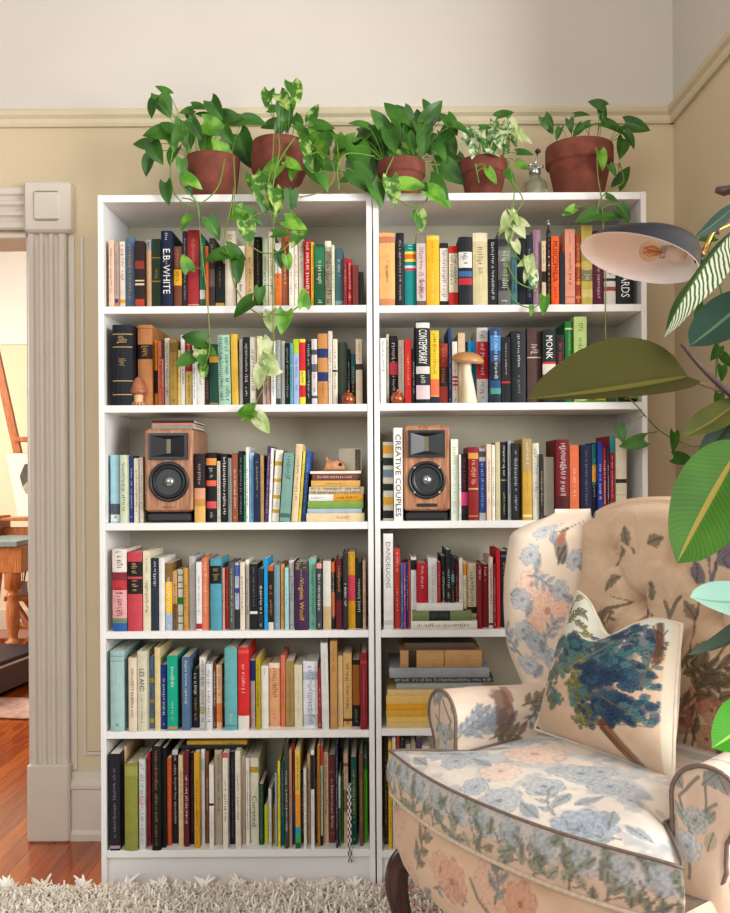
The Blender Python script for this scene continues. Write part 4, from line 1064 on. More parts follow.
H = P0.z - zst; b.box(0, P1.x - P0.x, 0, .004, 0, H, mcard); b.box((P1.x - P0.x) * .72, P1.x - P0.x - .002, -.0006, 0, .002, H - .003, mph)
o = b.build('picture_card'); o.location = (P0.x, Y, zst + .0004); o.rotation_euler = (math.radians(-4), 0, 0)
tag(o, 'small cream picture card standing behind the pottery animal', 'card')
# slender dark turned stick among the books of the right top shelf
Y = .022; p = at(548.8, 300, Y); b = MB(); zz = SHELF['R'][0]; hh = at(548.8, 219, Y).z - zz
md = mat('dark_turned_metal', '2b2826', .3, .5)
pr = [(.006, 0), (.0062, .006)]
for k in range(13): z = .01 + k * (hh * .84) / 13; pr += [(.0062, z), (.0064, z + .009), (.0050, z + .0105), (.0050, z + .0125)]
pr += [(.0045, hh * .87), (.0022, hh * .89), (.0022, hh * .93)]
e = empty('slim_ornament', (p.x, Y, zz)); b.lathe(pr, md, 14); b.build('shaft', e)
b = MB(); b.lathe([(.002, hh * .92), (.0065, hh * .935), (.0065, hh * .945), (.003, hh * .955), (.0045, hh * .98), (.0003, hh)], m_silver, 14); b.build('finial', e)
b = MB(); M = frame((0, -.0063, 0), (0, -1, 0))
for q, c in ((.36, 'd89a40'), (.46, 'd8d4cc'), (.56, 'd8d4cc')): b.lathe([(.0022, 0), (.0018, .0008), (.0002, .001)], mat('bead_' + c, c, .4), 10, Matrix.Translation((0, 0, hh * q)) @ M)
b.build('beads', e); tag(e, 'slender dark turned rod with silver finial between books', 'ornament')
# patterned ribbon hanging over the bottom shelf edge
pts = [at(349.2, 783, .05), at(349.4, 800, .03), at(349.6, 820, .0), at(349.8, 840, -.006), at(350.2, 862, -.007)]
b = MB(); m1, m2 = mat('white_ribbon', 'dcd8ce', .7), mat('black_ribbon', '262424', .7)
sp = spline(pts, 11)
for i in range(len(sp) - 1):
    a, c = sp[i], sp[i + 1]; w = Vector((.0055, .001, 0)); t = Vector((0, -.0012, 0))
    for q, (f0, f1) in enumerate(((-1, -.35), (-.35, .35), (.35, 1))):
        k = b.add([a + w * f0, a + w * f1, c + w * f1, c + w * f0, a + w * f0 + t, a + w * f1 + t, c + w * f1 + t, c + w * f0 + t]); m = m2 if (i // 2 + q) % 2 else m1
        for fc in ((0, 1, 2, 3), (7, 6, 5, 4), (0, 4, 5, 1), (3, 2, 6, 7), (0, 3, 7, 4), (1, 5, 6, 2)): b.face([k + j for j in fc], m)
o = b.build('ribbon'); tag(o, 'black and white patterned ribbon hanging over the bottom shelf edge', 'ribbon')

# ------------------------------------------------------------------ pots and trailing plants on top
m_terra = mat('terracotta', '743a2b', .85, noise=.32, scale=22, bump=.25); m_soil = mat('dark_potting_soil', '2c2018', .95, noise=.4, scale=80, bump=.6)
LG = leaf_mat('deep_green_leaf', '234f12', '437c1f', 14, .35, .65)
LB = leaf_mat('bright_green_leaf', '4a8a1e', '82ba3a', 20, .45, .62, trans=.3)
LV = leaf_mat('variegated_leaf', '3a741c', 'b4cc70', 40, .50, .62, trans=.3)
LW = leaf_mat('white_variegated_leaf', '44803a', 'd6e0b4', 60, .45, .56, trans=.3)
LP = leaf_mat('pale_lime_leaf', '8fb058', 'd6deac', 30, .35, .6, trans=.3)
m_vine = mat('green_vine_stem', '5c8a2e', .5, noise=.15); m_vine2 = mat('brownish_vine_stem', '6c7a34', .5, noise=.2)
TONE = {'d': LG, 'b': LB, 'v': LV, 'p': LP, 'w': LW}
def heart_leaf(b, P, T, N, L, W, m, fold=.25, droop=.18, rg=rnd):
    T = T.normalized(); N = (N - T * N.dot(T)).normalized(); B = T.cross(N)
    nx, ny = 8, 3; base = len(b.v); curl = rg.uniform(-.10, .10)
    for i in range(nx + 1):
        t = i / nx; w = W * .5 * 1.30 * ((1 - t) ** .9) * ((t + .05) ** .36) * 1.32
        if i == nx: w = .0004
        for j in range(-ny, ny + 1):
            s = j / ny; back = -.20 * L * (abs(s) ** 1.6) * max(0, 1 - t * 2.4) 
            b.v.append(tuple(P + T * (t * L + back * (1 - .7 * (abs(s) < .2))) + B * (s * w) + N * (fold * abs(s) * w + curl * s * w * t - droop * L * (t - .25) ** 2 * (1 if t > .25 else 0))))
    n = 2 * ny + 1
    for i in range(nx):
        for j in range(n - 1):
            a = base + i * n + j; b.face((a, a + 1, a + n + 1, a + n), m, True)
def pot_body(kind, r, h, parent, tilt=0):
    b = MB()
    if kind == 'rim': pr = [(r * .62, 0), (r * .66, .004), (r * .90, h * .66), (r * .91, h * .68), (r * .99, h * .69), (r, h * .72), (r * 1.0, h * .97), (r * .98, h), (r * .90, h), (r * .88, h * .9)]
    elif kind == 'plain': pr = [(r * .76, 0), (r * .79, .005), (r * .90, h * .6), (r * .97, h * .94), (r * .97, h), (r * .90, h), (r * .87, h * .9)]
    else: pr = [(r * .55, 0), (r * .56, .01), (r * .53, h * .26), (r * .56, h * .31), (r * .80, h * .40), (r * .96, h * .56), (r * .98, h * .75), (r * .93, h * .93), (r * .92, h), (r * .85, h), (r * .84, h * .9)]
    b.lathe(pr, m_terra, 40, caps=True); p = b.build('pot', parent)
    b = MB(); b.lathe([(r * .865, h * .86), (r * .5, h * .88), (.0005, h * .885)], m_soil, 28, caps=True); b.build('soil', parent)
    return p
def pothos(name, label, px, ytop, hw, Y, kind, leaves, vines, seed, tz=0.0, lw=.86):
    rg = random.Random(seed); c = at(px, 193, Y); rim = at(px, ytop, Y - hw / F_PX * 2.6).z
    r = hw * (Y - CAMY) / F_PX; h = rim - TOPZ
    e = empty(name, (c.x, Y, TOPZ + .0003)); o = Vector(e.location)
    pot_body(kind, r, h, e)
    soil = Vector((0, 0, h * .9)); fb = MB(); vb = MB()
    vp = []
    for vn in vines:
        pts = [at(x, y, yy) - o for x, y, yy in vn]
        sp = spline(pts, 6); vb.tube(sp, .0019, m_vine if rg.random() < .6 else m_vine2, 6); vp += sp
    for (x, y, ln, ang, tone, *yy) in leaves:
        if yy: ly = yy[0]
        elif y > 180: ly = -.035 + rg.uniform(-.012, .012)
        elif y > ytop + 4 and abs(x - px) < hw + 6: ly = Y - r - rg.uniform(.01, .04)
        else: ly = Y + rg.uniform(-.09, .05)
        L = ln * (ly - CAMY) / F_PX; a = math.radians(ang)
        out = rg.uniform(-.35, .15)
        T = Vector((math.cos(a), out, -math.sin(a))).normalized(); C_ = at(x, y, ly) - o
        N = Vector((rg.uniform(-.45, .45), -1, rg.uniform(-.05, .75)))
        if abs(T.dot(N.normalized())) > .93: N = N + Vector((.6, 0, .5))
        L *= 1.12 if seed == 3 else 1.04; P = C_ - T * L * .45
        heart_leaf(fb, P, T, N, L, L * lw * rg.uniform(.85, 1.05), TONE[tone], rg.uniform(.12, .4), rg.uniform(.1, .35), rg)
        # leaf stalk back to the nearest vine or to the soil
        if vp and (y > ytop + 2): q = min(vp, key=lambda v: (v - P).length); 
        else: q = soil + Vector((rg.uniform(-.5, .5) * r, rg.uniform(-.4, .4) * r, 0))
        if vp and (q - P).length > .09 and y <= 200:
            q2 = soil + Vector((max(-r * .7, min(r * .7, P.x * .7)), -r * .5, 0))
            if (q2 - P).length < (q - P).length: q = q2
        mid = (P + q) / 2 + Vector((0, 0, min(.05, .35 * (P - q).length)))
        vb.tube(bez(q, mid, P, 6), .0012, m_vine, 5, caps=False)
    vb.build('vines', e); fb.build('foliage', e)
    return tag(e, label, 'potted plant', 'pothos in terracotta pots along the bookcase tops')
def cv(lst, ox, oy, k): return [(ox + l[0] / k, oy + l[1] / k, l[2] / k) + tuple(l[3:]) for l in lst]
def cvv(v, ox, oy, k, Y=-.035): return [(ox + p[0] / k, oy + p[1] / k, (p[2] if len(p) > 2 else Y)) for p in v]
A = (130, 75, 3.476); Bv = (160, 190, 3.806)
p1 = cv([(115, 50, 55, 215, 'd'), (120, 105, 85, 65, 'd'), (80, 115, 65, 100, 'd'), (100, 200, 95, 175, 'd'), (48, 242, 70, 190, 'd'), (92, 268, 85, 65, 'd'), (62, 315, 65, 105, 'd'), (150, 280, 70, 110, 'd'), (198, 205, 95, 80, 'd'), (150, 235, 55, 80, 'd'), (240, 110, 55, 10, 'd'), (198, 125, 50, 170, 'd'), (215, 150, 45, 60, 'd'), (230, 190, 70, 60, 'd'), (298, 185, 100, 25, 'b'), (270, 248, 95, 85, 'b'), (320, 268, 85, 75, 'b'), (300, 120, 75, 60, 'd'), (345, 145, 75, 0, 'd'), (385, 160, 80, 0, 'd'), (432, 160, 75, 5, 'd'), (395, 258, 115, 70, 'd'), (218, 370, 70, 30, 'b'), (180, 320, 60, 90, 'd'), (128, 410, 75, 85, 'd'), (207, 402, 35, 60, 'd'), (165, 215, 60, 120, 'd'), (260, 140, 60, 200, 'd'), (130, 180, 60, 220, 'd'), (340, 210, 60, 60, 'd')], *A)
p1 += cv([(205, 145, 85, 60, 'd'), (97, 125, 60, 120, 'b'), (100, 278, 65, 250, 'b'), (130, 565, 95, 195, 'd'), (95, 648, 75, 150, 'd'), (160, 640, 70, 80, 'v'), (165, 690, 55, 85, 'v'), (188, 612, 60, 30, 'd'), (150, 605, 60, 110, 'd')], *Bv)
p1v = [cvv([(330, 290, .0), (310, 380), (270, 430), (215, 455), (160, 420), (140, 340, .0), (150, 260, .03)], *A), cvv([(360, 280, .0), (365, 400), (355, 490)], *A),
       cvv([(85, 30), (125, 40), (148, 75), (155, 200), (175, 360), (185, 480), (188, 610), (165, 680)], *Bv), cvv([(175, 320, .0), (180, 380), (230, 440), (240, 500)], *A)]
pothos('potted_pothos', 'dark green pothos in leftmost terracotta pot, long bare vine trailing', 213.5, 150, 27.5, .135, 'plain', p1, p1v, 1)
p2 = cv([(478, 80, 62, 100, 'v'), (535, 90, 75, 60, 'v'), (575, 55, 80, 70, 'v'), (560, 100, 50, 80, 'b'), (540, 148, 85, 80, 'd'), (490, 172, 65, 170, 'd'), (505, 120, 50, 0, 'b'), (582, 165, 65, 60, 'd'), (640, 130, 65, -70, 'v'), (672, 180, 75, 10, 'd'), (650, 222, 120, 50, 'b'), (690, 220, 55, 80, 'd'), (725, 232, 55, 80, 'b'), (650, 285, 80, 0, 'd'), (612, 260, 65, 80, 'v'), (655, 347, 95, 60, 'd'), (625, 312, 50, 70, 'v'), (568, 312, 65, 30, 'b'), (565, 345, 45, 100, 'b'), (490, 352, 105, 130, 'b'), (445, 385, 100, 70, 'v'), (560, 435, 65, 90, 'd'), (505, 430, 80, 80, 'v'), (570, 505, 55, 50, 'b'), (700, 320, 60, 20, 'd'), (600, 190, 60, 30, 'd'), (520, 185, 60, 110, 'd')], *A)
p2 += cv([(12, 158, 65, 30, 'd'), (35, 195, 50, 90, 'd'), (10, 235, 75, 80, 'b'), (12, 350, 75, 60, 'd'), (45, 300, 60, 20, 'd'), (5, 290, 50, 60, 'd')], 320, 85, 3.65)
p2 += cv([(285, 92, 72, 150, 'b'), (350, 105, 85, 30, 'd'), (332, 160, 95, 80, 'v'), (222, 252, 110, 170, 'd'), (288, 240, 85, 30, 'd'), (295, 303, 92, 90, 'd'), (380, 403, 65, 95, 'd'), (318, 447, 95, 145, 'd'), (425, 500, 85, 85, 'p'), (470, 502, 88, 100, 'b'), (395, 30, 105, 80, 'v'), (440, 50, 95, 85, 'v'), (500, 35, 65, 60, 'd'), (515, 128, 85, 20, 'b'), (520, 182, 75, 120, 'v'), (460, 165, 65, 0, 'd'), (455, 262, 65, 80, 'd'), (485, 275, 55, 80, 'b'), (548, 410, 72, 270, 'b'), (410, 600, 75, 60, 'p'), (400, 648, 72, 130, 'p'), (430, 660, 60, 40, 'p'), (380, 712, 85, 100, 'p'), (440, 690, 50, 0, 'p'), (325, 840, 75, 170, 'b'), (332, 866, 50, 160, 'b'), (390, 888, 82, 55, 'p')], *Bv)
p2v = [cvv([(280, -10, 0), (275, 40), (245, 190), (262, 250), (280, 350), (305, 400), (330, 440), (390, 480), (415, 478)], *Bv), cvv([(500, 205, .0), (495, 300, -.02), (480, 380), (485, 470), (500, 520)], *A), cvv([(515, 205, .0), (520, 260, -.02), (505, 340), (495, 420), (505, 520)], *A),
       cvv([(575, 215, .0), (530, 280, -.02), (500, 340)], *A), cvv([(440, 0), (432, 130), (430, 250), (430, 430), (432, 600), (420, 700), (370, 800), (360, 850), (385, 880)], *Bv), cvv([(330, 200), (380, 235), (425, 240), (470, 225), (500, 190), (520, 160)], *Bv), cvv([(420, 470), (480, 470), (530, 440), (548, 410)], *Bv), cvv([(345, 105), (400, 80), (440, 100)], *Bv), cvv([(640, 250, .05), (700, 300, -.02), (705, 370), (650, 410), (590, 425)], *A), cvv([(720, 240, .03), (728, 330, -.01), (728, 395, -.01)], *A)]
pothos('potted_pothos', 'marbled pothos in bulbous terracotta pot, second from left, trailing lowest', 279.5, 133, 28.5, .135, 'bulb', p2, p2v, 2)
A3 = (320, 85, 3.65)
p3 = cv([(90, 210, 95, 150, 'b'), (110, 240, 65, 100, 'd'), (140, 272, 120, 80, 'd'), (95, 345, 55, 170, 'd'), (162, 352, 115, 45, 'd'), (182, 312, 75, 60, 'd'), (210, 395, 85, 65, 'd'), (142, 145, 65, 190, 'd'), (190, 180, 95, 200, 'd'), (215, 125, 75, 230, 'd'), (268, 100, 95, 240, 'd'), (308, 110, 85, 240, 'd'), (322, 120, 70, 60, 'd'), (347, 172, 95, 80, 'd'), (382, 165, 95, 80, 'd'), (412, 100, 90, 310, 'd'), (390, 78, 55, 250, 'd'), (435, 120, 75, 350, 'd'), (480, 145, 75, 60, 'd'), (517, 162, 65, 20, 'd'), (460, 190, 85, 120, 'd'), (470, 228, 95, 70, 'd'), (470, 270, 100, 0, 'd'), (480, 322, 100, 40, 'd'), (507, 300, 75, 70, 'd'), (310, 242, 85, 15, 'v'), (230, 222, 75, 60, 'b'), (265, 200, 85, 80, 'd'), (240, 240, 65, 100, 'd'), (300, 180, 75, 260, 'd'), (340, 366, 88, 0, 'b'), (265, 388, 95, 80, 'v'), (430, 380, 95, 50, 'd'), (437, 412, 95, 30, 'b'), (365, 497, 65, 80, 'v'), (400, 232, 65, 30, 'd'), (420, 200, 65, 0, 'd'), (170, 230, 80, 120, 'd'), (120, 310, 80, 100, 'd'), (150, 200, 70, 140, 'd'), (285, 150, 80, 250, 'd'), (250, 160, 80, 230, 'd'), (360, 130, 70, 260, 'd'), (330, 215, 70, 70, 'd'), (380, 215, 70, 90, 'd'), (440, 240, 70, 60, 'd'), (200, 270, 80, 70, 'd'), (70, 260, 60, 130, 'b')], *A3)
p3v = [cvv([(270, 260, .0), (240, 330, -.02), (245, 390), (300, 425), (350, 445), (395, 405), (385, 300, .0)], *A3), cvv([(360, 445), (345, 480), (358, 530)], *A3), cvv([(200, 260, .02), (100, 250, .0), (65, 300, -.02), (70, 385, -.02)], *A3), cvv([(410, 250, .0), (430, 320, -.02), (440, 390)], *A3)]
pothos('potted_pothos', 'bushy dark green pothos in middle terracotta pot, where bookcases meet', 401.5, 155, 24, .135, 'rim', p3, p3v, 3)
A5 = (470, 85, 3.84); A4 = (490, 180, 3.042)
p4 = cv([(675, 105, 65, 340, 'd'), (690, 140, 65, 80, 'w'), (605, 155, 45, 0, 'd'), (540, 190, 55, 90, 'w'), (555, 165, 45, 0, 'w'), (572, 212, 65, 90, 'w'), (590, 185, 55, 60, 'w'), (620, 192, 60, 90, 'w'), (640, 160, 60, 80, 'w'), (652, 205, 60, 80, 'w'), (672, 182, 60, 90, 'w'), (702, 192, 65, 60, 'w'), (716, 158, 55, 20, 'p'), (632, 250, 55, 10, 'w'), (625, 330, 65, 65, 'b'), (695, 335, 55, 60, 'd'), (720, 190, 55, 40, 'p'), (560, 240, 55, 100, 'w'), (600, 225, 50, 80, 'd'), (525, 210, 50, 110, 'w'), (680, 225, 50, 70, 'w'), (640, 225, 50, 120, 'd')], *A3)
p4 += cv([(85, 265, 55, 5, 'w'), (85, 350, 60, 60, 'b'), (155, 355, 55, 60, 'd', .0), (205, 203, 75, 20, 'p'), (212, 262, 65, 0, 'd'), (202, 308, 55, 30, 'b'), (150, 180, 60, 80, 'p'), (170, 150, 50, 60, 'p'), (130, 115, 60, 340, 'd')], *A5)
p4 += cv([(48, 130, 55, 110, 'p'), (75, 112, 50, 60, 'p'), (90, 150, 60, 60, 'p'), (60, 170, 45, 100, 'p'), (82, 205, 42, 70, 'p'), (40, 150, 40, 140, 'p'), (100, 130, 45, 30, 'p'), (120, 265, 60, 80, 'p'), (132, 300, 65, 75, 'w'), (105, 250, 45, 150, 'p'), (112, 290, 45, 110, 'p'), (165, 380, 55, 95, 'b'), (125, 398, 30, 90, 'b')], *A4)
p4v = [cvv([(150, 290, .0), (165, 370, -.02), (170, 420), (160, 500)], *A5), cvv([(65, 0), (100, 60), (75, 110), (65, 200), (95, 250), (125, 300)], *A4), cvv([(60, 170), (48, 260), (55, 330), (85, 375), (130, 388), (160, 370)], *A4), cvv([(50, 250), (75, 300), (100, 320), (130, 330)], *A4), cvv([(20, 300, .0), (30, 350, -.0), (35, 375)], *A5)]
pothos('potted_pothos', 'white-variegated pothos in small terracotta pot beside the glass mister', 483.5, 154, 24, .135, 'rim', p4, p4v, 4, lw=.72)
p5 = cv([(300, 152, 70, 60, 'd'), (340, 185, 50, 110, 'd'), (430, 112, 55, 0, 'd'), (385, 155, 50, 80, 'd'), (440, 160, 65, 150, 'd'), (490, 72, 65, 200, 'd'), (512, 112, 60, 75, 'd'), (548, 162, 105, 25, 'd'), (612, 207, 75, 60, 'd'), (640, 160, 95, 20, 'd'), (585, 242, 85, 105, 'd'), (505, 287, 75, 80, 'b'), (548, 325, 50, 60, 'd'), (588, 352, 85, 300, 'd'), (547, 437, 55, 20, 'd'), (385, 487, 45, 10, 'd'), (450, 507, 90, 160, 'd'), (540, 505, 90, 0, 'd'), (595, 495, 70, 60, 'd'), (415, 175, 55, 130, 'd')], *A5)
p5 += cv([(240, 95, 42, 150, 'b'), (410, 105, 55, 60, 'd'), (435, 800, 75, 165, 'd'), (400, 772, 55, 80, 'd'), (560, 795, 60, 95, 'd', .03), (588, 848, 65, 10, 'd', .03), (335, 660, 120, 5, 'b', .03), (420, 650, 60, 20, 'b')], *A4)
p5v = [cvv([(325, -65, -.0), (330, 0), (340, 60), (345, 150), (352, 300), (352, 480), (370, 600, -.03), (400, 640, -.03), (445, 685, -.03), (520, 765, .04), (620, 810, .04), (690, 785, -.08), (725, 750, -.12)], *A4), cvv([(510, 765, .04), (460, 775, -.03), (430, 790, -.03)], *A4), cvv([(470, 715, -.03), (420, 745, -.03), (398, 765, -.03)], *A4), cvv([(575, 300, .06), (590, 370, .0), (540, 400, -.02), (500, 440), (490, 500)], *A5)]
pothos('potted_pothos', 'pothos in the large rightmost terracotta pot with long sparse vine', 579.5, 136, 33.5, .14, 'rim', p5, p5v, 5, lw=.74)
# glass mister between the last two pots
def mister():
    Y = .12; e = empty('glass_mister', (at(535, 193, Y).x, Y, TOPZ)); k = (Y - CAMY) / F_PX
    g = new_mat('clear_green_glass'); bb = bsdf(g); bb.inputs['Transmission Weight'].default_value = .92; bb.inputs['Roughness'].default_value = .04; bb.inputs['Base Color'].default_value = hexc('dfe6d4') + (1,); bb.inputs['IOR'].default_value = 1.45
    b = MB(); b.lathe([(.030, 0), (.0365, .004), (.0385, .02), (.0385, .050), (.034, .066), (.022, .078), (.0155, .083), (.0155, .092)], g, 32); b.build('bottle', e)
    b = MB(); b.lathe([(.0165, .091), (.018, .093), (.018, .106), (.012, .110), (.007, .112), (.006, .118)], m_silver, 20); b.build('collar', e)
    b = MB(); b.tube([(0, 0, .112), (.004, 0, .135), (.009, 0, .158)], .0028, m_silver, 8); b.tube([(0, 0, .116), (-.014, -.004, .122), (-.020, -.006, .117)], .0035, m_silver, 8); b.tube([(0, 0, .112), (.018, 0, .113), (.026, 0, .117)], .004, m_silver, 8); b.build('pump', e)
    b = MB(); b.lathe([(.0004, -.006), (.008, -.004), (.009, .001), (.006, .006), (.0004, .008)], m_blk, 14, Matrix.Translation((.0095, 0, .162))); b.build('plunger', e)
    tag(e, 'clear glass plant mister with silver pump between two terracotta pots', 'plant mister')
mister()
# ------------------------------------------------------------------ navy lamp on a brass arm
def lamp():
    Y = -.683; C_ = at(639, 259, Y); k = (Y - CAMY) / F_PX; R = 59.5 * k
    n = Vector((-.30, -.11, -.95)).normalized()
    e = empty('wall_lamp', (WX, Y + .12, at(790, 205, Y + .12).z)); o = Vector(e.location)
    mo = mat('navy_enamel', '0f1522', .42, noise=.03, spec=.3); mi = mat('white_enamel', 'f4f2ec', .4, noise=.02); br = mat('brass', 'b98a45', .25, .9, noise=.05)
    x = Vector((117, 0, -40)).normalized(); x = (x - n * x.dot(n)).normalized(); y = n.cross(x)
    M = Matrix((x, y, -n)).transposed().to_4x4(); M.translation = C_ - o
    # the crown of the shade sits towards its right-hand side
    def ring(r, h, sh, q=1): return [M @ Vector((r * math.cos(2 * PI * i / 56) + sh, r * .93 * math.sin(2 * PI * i / 56), h)) for i in range(56)]
    prof = [(R, 0, 0), (R * .97, R * .06, .025 * R), (R * .90, R * .18, .08 * R), (R * .75, R * .35, .20 * R), (R * .56, R * .49, .32 * R), (R * .34, R * .59, .42 * R), (R * .15, R * .635, .47 * R), (R * .01, R * .645, .49 * R)]
    b = MB(); b.loft([ring(*p) for p in prof], mo); b.build('shade', e)
    b = MB(); b.loft([ring(r * .985, h * .97 - .0005, s) for r, h, s in prof], mi); b.loft([ring(R, 0, 0), ring(R * .985, -.0006, 0)], mi); b.build('shade_lining', e)
    # socket and bulb inside, entering from the right-hand wall of the shade
    S = M @ Vector((R * .62, 0, R * .30)); T = M @ Vector((-R * .05, 0, R * .15)); d = (T - S).normalized()
    b = MB(); b.lathe([(.014, -.015), (.017, 0), (.017, .022), (.0155, .024), (.0155, .030), (.010, .032)], mat('white_porcelain_socket', 'dcd6c8', .35), 20, frame(S, d)); b.build('socket', e)
    b = MB(); b.lathe([(.0125, .028), (.0135, .031), (.0125, .034), (.0135, .037), (.0125, .041)], m_silver, 16, frame(S, d)); b.build('screw_base', e)
    g = new_mat('amber_tinted_bulb_glass'); bb = bsdf(g); bb.inputs['Transmission Weight'].default_value = .95; bb.inputs['Roughness'].default_value = .03; bb.inputs['Base Color'].default_value = hexc('f6e2c4') + (1,); bb.inputs['IOR'].default_value = 1.2
    rB = .0225; Bc = S + d * (.041 + rB * .95)
    pr = [(.011, -rB * 1.15), (.013, -rB * .95)] + [(rB * math.sin(a), -rB * math.cos(a)) for a in [PI * (.22 + .78 * i / 14) for i in range(14)]] + [(.0003, rB)]
    b = MB(); b.lathe(pr, g, 28, frame(Bc, d), caps=False); bl = b.build('bulb', e)
    b = MB(); fm = mat('copper_filament', 'd89050', .35, .6)
    Mf = frame(Bc, d)
    for q in range(6):
        a = q * PI / 3; b.tube([Mf @ Vector((.004 * math.cos(a), .004 * math.sin(a), -.018)), Mf @ Vector((.010 * math.cos(a), .010 * math.sin(a), -.002)), Mf @ Vector((.005 * math.cos(a + .5), .005 * math.sin(a + .5), .012))], .0009, fm, 5)
    b.tube([Mf @ Vector((0, 0, -.024)), Mf @ Vector((0, 0, .006))], .002, fm, 6); b.build('filament', bl)
    J0 = M @ Vector((R * .99, 0, R * .34)); J1 = at(713, 232, Y + .03) - o; J2 = at(735, 222, Y + .05) - o
    b = MB(); b.tube([J0, J0.lerp(J1, .3)], .0058, br, 12); b.tube([J0.lerp(J1, .25), J1, J2, Vector((-.02, 0, .0))], .0042, br, 12); b.build('arm', e)
    b = MB(); b.tube([J0 - (J1 - J0).normalized() * .012, J0 + (J1 - J0).normalized() * .006], .009, mo, 14); b.build('arm_collar', e)
    b = MB(); b.lathe([(.05, 0), (.05, .008), (.044, .014), (.012, .018), (.010, .03)], br, 28, frame((0, 0, 0), (-1, 0, 0))); b.build('wall_plate', e)
    tag(e, 'navy metal wall lamp with white lining and amber bulb on brass arm', 'lamp')
lamp()

# ------------------------------------------------------------------ rubber plant at the right edge
m_bark = mat('dark_purple_brown_stem', '4a3733', .5, noise=.2, scale=30); m_pet = mat('reddish_leaf_stalk', '6e4a3a', .45, noise=.1)
def rl_mat(name, h1, h2, hr, trans=.2, rough=.3, under=None, white=0.0):
    """leaf colour with feathered side veins and a midrib, from each leaf's own uv map"""
    m = new_mat(name); nt = m.node_tree; b = bsdf(m); b.inputs['Roughness'].default_value = max(rough, .42); b.inputs['Specular IOR Level'].default_value = .08
    uv = nt.nodes.new('ShaderNodeUVMap'); uv.uv_map = 'leaf'
    sp = nt.nodes.new('ShaderNodeSeparateXYZ'); nt.links.new(uv.outputs['UV'], sp.inputs[0])
    def math_(op, a, b_=None):
        n = nt.nodes.new('ShaderNodeMath'); n.operation = op
        for i, v in enumerate((a, b_)):
            if v is None: continue
            if isinstance(v, (int, float)): n.inputs[i].default_value = v
            else: nt.links.new(v, n.inputs[i])
        return n.outputs[0]
    tc0 = nt.nodes.new('ShaderNodeTexCoord'); nz0 = nt.nodes.new('ShaderNodeTexNoise'); nz0.inputs['Scale'].default_value = 40; nt.links.new(tc0.outputs['Object'], nz0.inputs['Vector']); noise0 = nz0.outputs['Fac']
    av = math_('ABSOLUTE', math_('SUBTRACT', sp.outputs['Y'], .5))      # 0 at the midrib, .5 at the edge
    ph = math_('SUBTRACT', math_('MULTIPLY', sp.outputs['X'], 26.0 if not white else 20.0), math_('MULTIPLY', av, 9.0))
    if white: ph = math_('ADD', ph, math_('MULTIPLY', noise0, 1.3))
    st = math_('SINE', math_('MULTIPLY', ph, 6.283))
    vein = math_('MULTIPLY', math_('ADD', st, 1.0), .5)
    tc = nt.nodes.new('ShaderNodeTexCoord'); nz = nt.nodes.new('ShaderNodeTexNoise'); nz.inputs['Scale'].default_value = 16; nt.links.new(tc.outputs['Object'], nz.inputs['Vector'])
    f = math_('ADD', math_('MULTIPLY', math_('POWER', vein, 4.0 if not white else 1.0), .2 if not white else 1.0), math_('MULTIPLY', nz.outputs['Fac'], .6 if not white else .2))
    r = nt.nodes.new('ShaderNodeValToRGB'); r.color_ramp.elements[0].color = hexc(h1) + (1,); r.color_ramp.elements[1].color = hexc(h2) + (1,); r.color_ramp.elements[0].position = .25; r.color_ramp.elements[1].position = .75
    nt.links.new(f, r.inputs['Fac'])
    rib = math_('LESS_THAN', av, .035); mx = nt.nodes.new('ShaderNodeMix'); mx.data_type = 'RGBA'; mx.inputs['B'].default_value = hexc(hr) + (1,)
    nt.links.new(rib, mx.inputs['Factor']); nt.links.new(r.outputs['Color'], mx.inputs['A'])
    col = mx.outputs['Result']
    if white:
        hv = nt.nodes.new('ShaderNodeMix'); hv.data_type = 'RGBA'; hv.inputs['B'].default_value = hexc('2c4a1e') + (1,); nt.links.new(math_('GREATER_THAN', sp.outputs['Y'], .52), hv.inputs['Factor']); nt.links.new(col, hv.inputs['A']); col = hv.outputs['Result']
    if under:
        g = nt.nodes.new('ShaderNodeNewGeometry'); m2 = nt.nodes.new('ShaderNodeMix'); m2.data_type = 'RGBA'; m2.inputs['B'].default_value = hexc(under) + (1,)
        nt.links.new(g.outputs['Backfacing'], m2.inputs['Factor']); nt.links.new(col, m2.inputs['A']); col = m2.outputs['Result']
    nt.links.new(col, b.inputs['Base Color'])
    t = nt.nodes.new('ShaderNodeBsdfTranslucent'); nt.links.new(col, t.inputs['Color']); ms = nt.nodes.new('ShaderNodeMixShader'); ms.inputs[0].default_value = trans
    nt.links.new(b.outputs[0], ms.inputs[1]); nt.links.new(t.outputs[0], ms.inputs[2]); nt.links.new(ms.outputs[0], nt.nodes['Material Output'].inputs['Surface'])
    return m
RM = {'olive': rl_mat('olive_leaf_underside', '3a3716', '413d1a', '565024', .05, .8), 'white': rl_mat('white_veined_leaf', '3f6a2c', 'e4e8d8', '55803c', .2, .35, white=1),
      'dark': rl_mat('dark_blue_green_leaf', '22382e', '2b463a', '48624c', .12, .28), 'oran': rl_mat('olive_leaf_with_orange_blush', '46522a', '7c682e', '7a6c3a', .2, .4),
      'blue': rl_mat('grey_blue_leaf', '46564a', '56665a', '3c4a40', .15, .35), 'glow': rl_mat('vivid_green_leaf', '2a5206', '3f6e0c', '82722a', .28, .3),
      'teal': rl_mat('pale_mint_leaf', '7b9f92', '8fb3a8', '648c7e', .2, .35), 'bri': rl_mat('fresh_green_leaf', '3a8a20', '58a034', '90c060', .35, .3)}
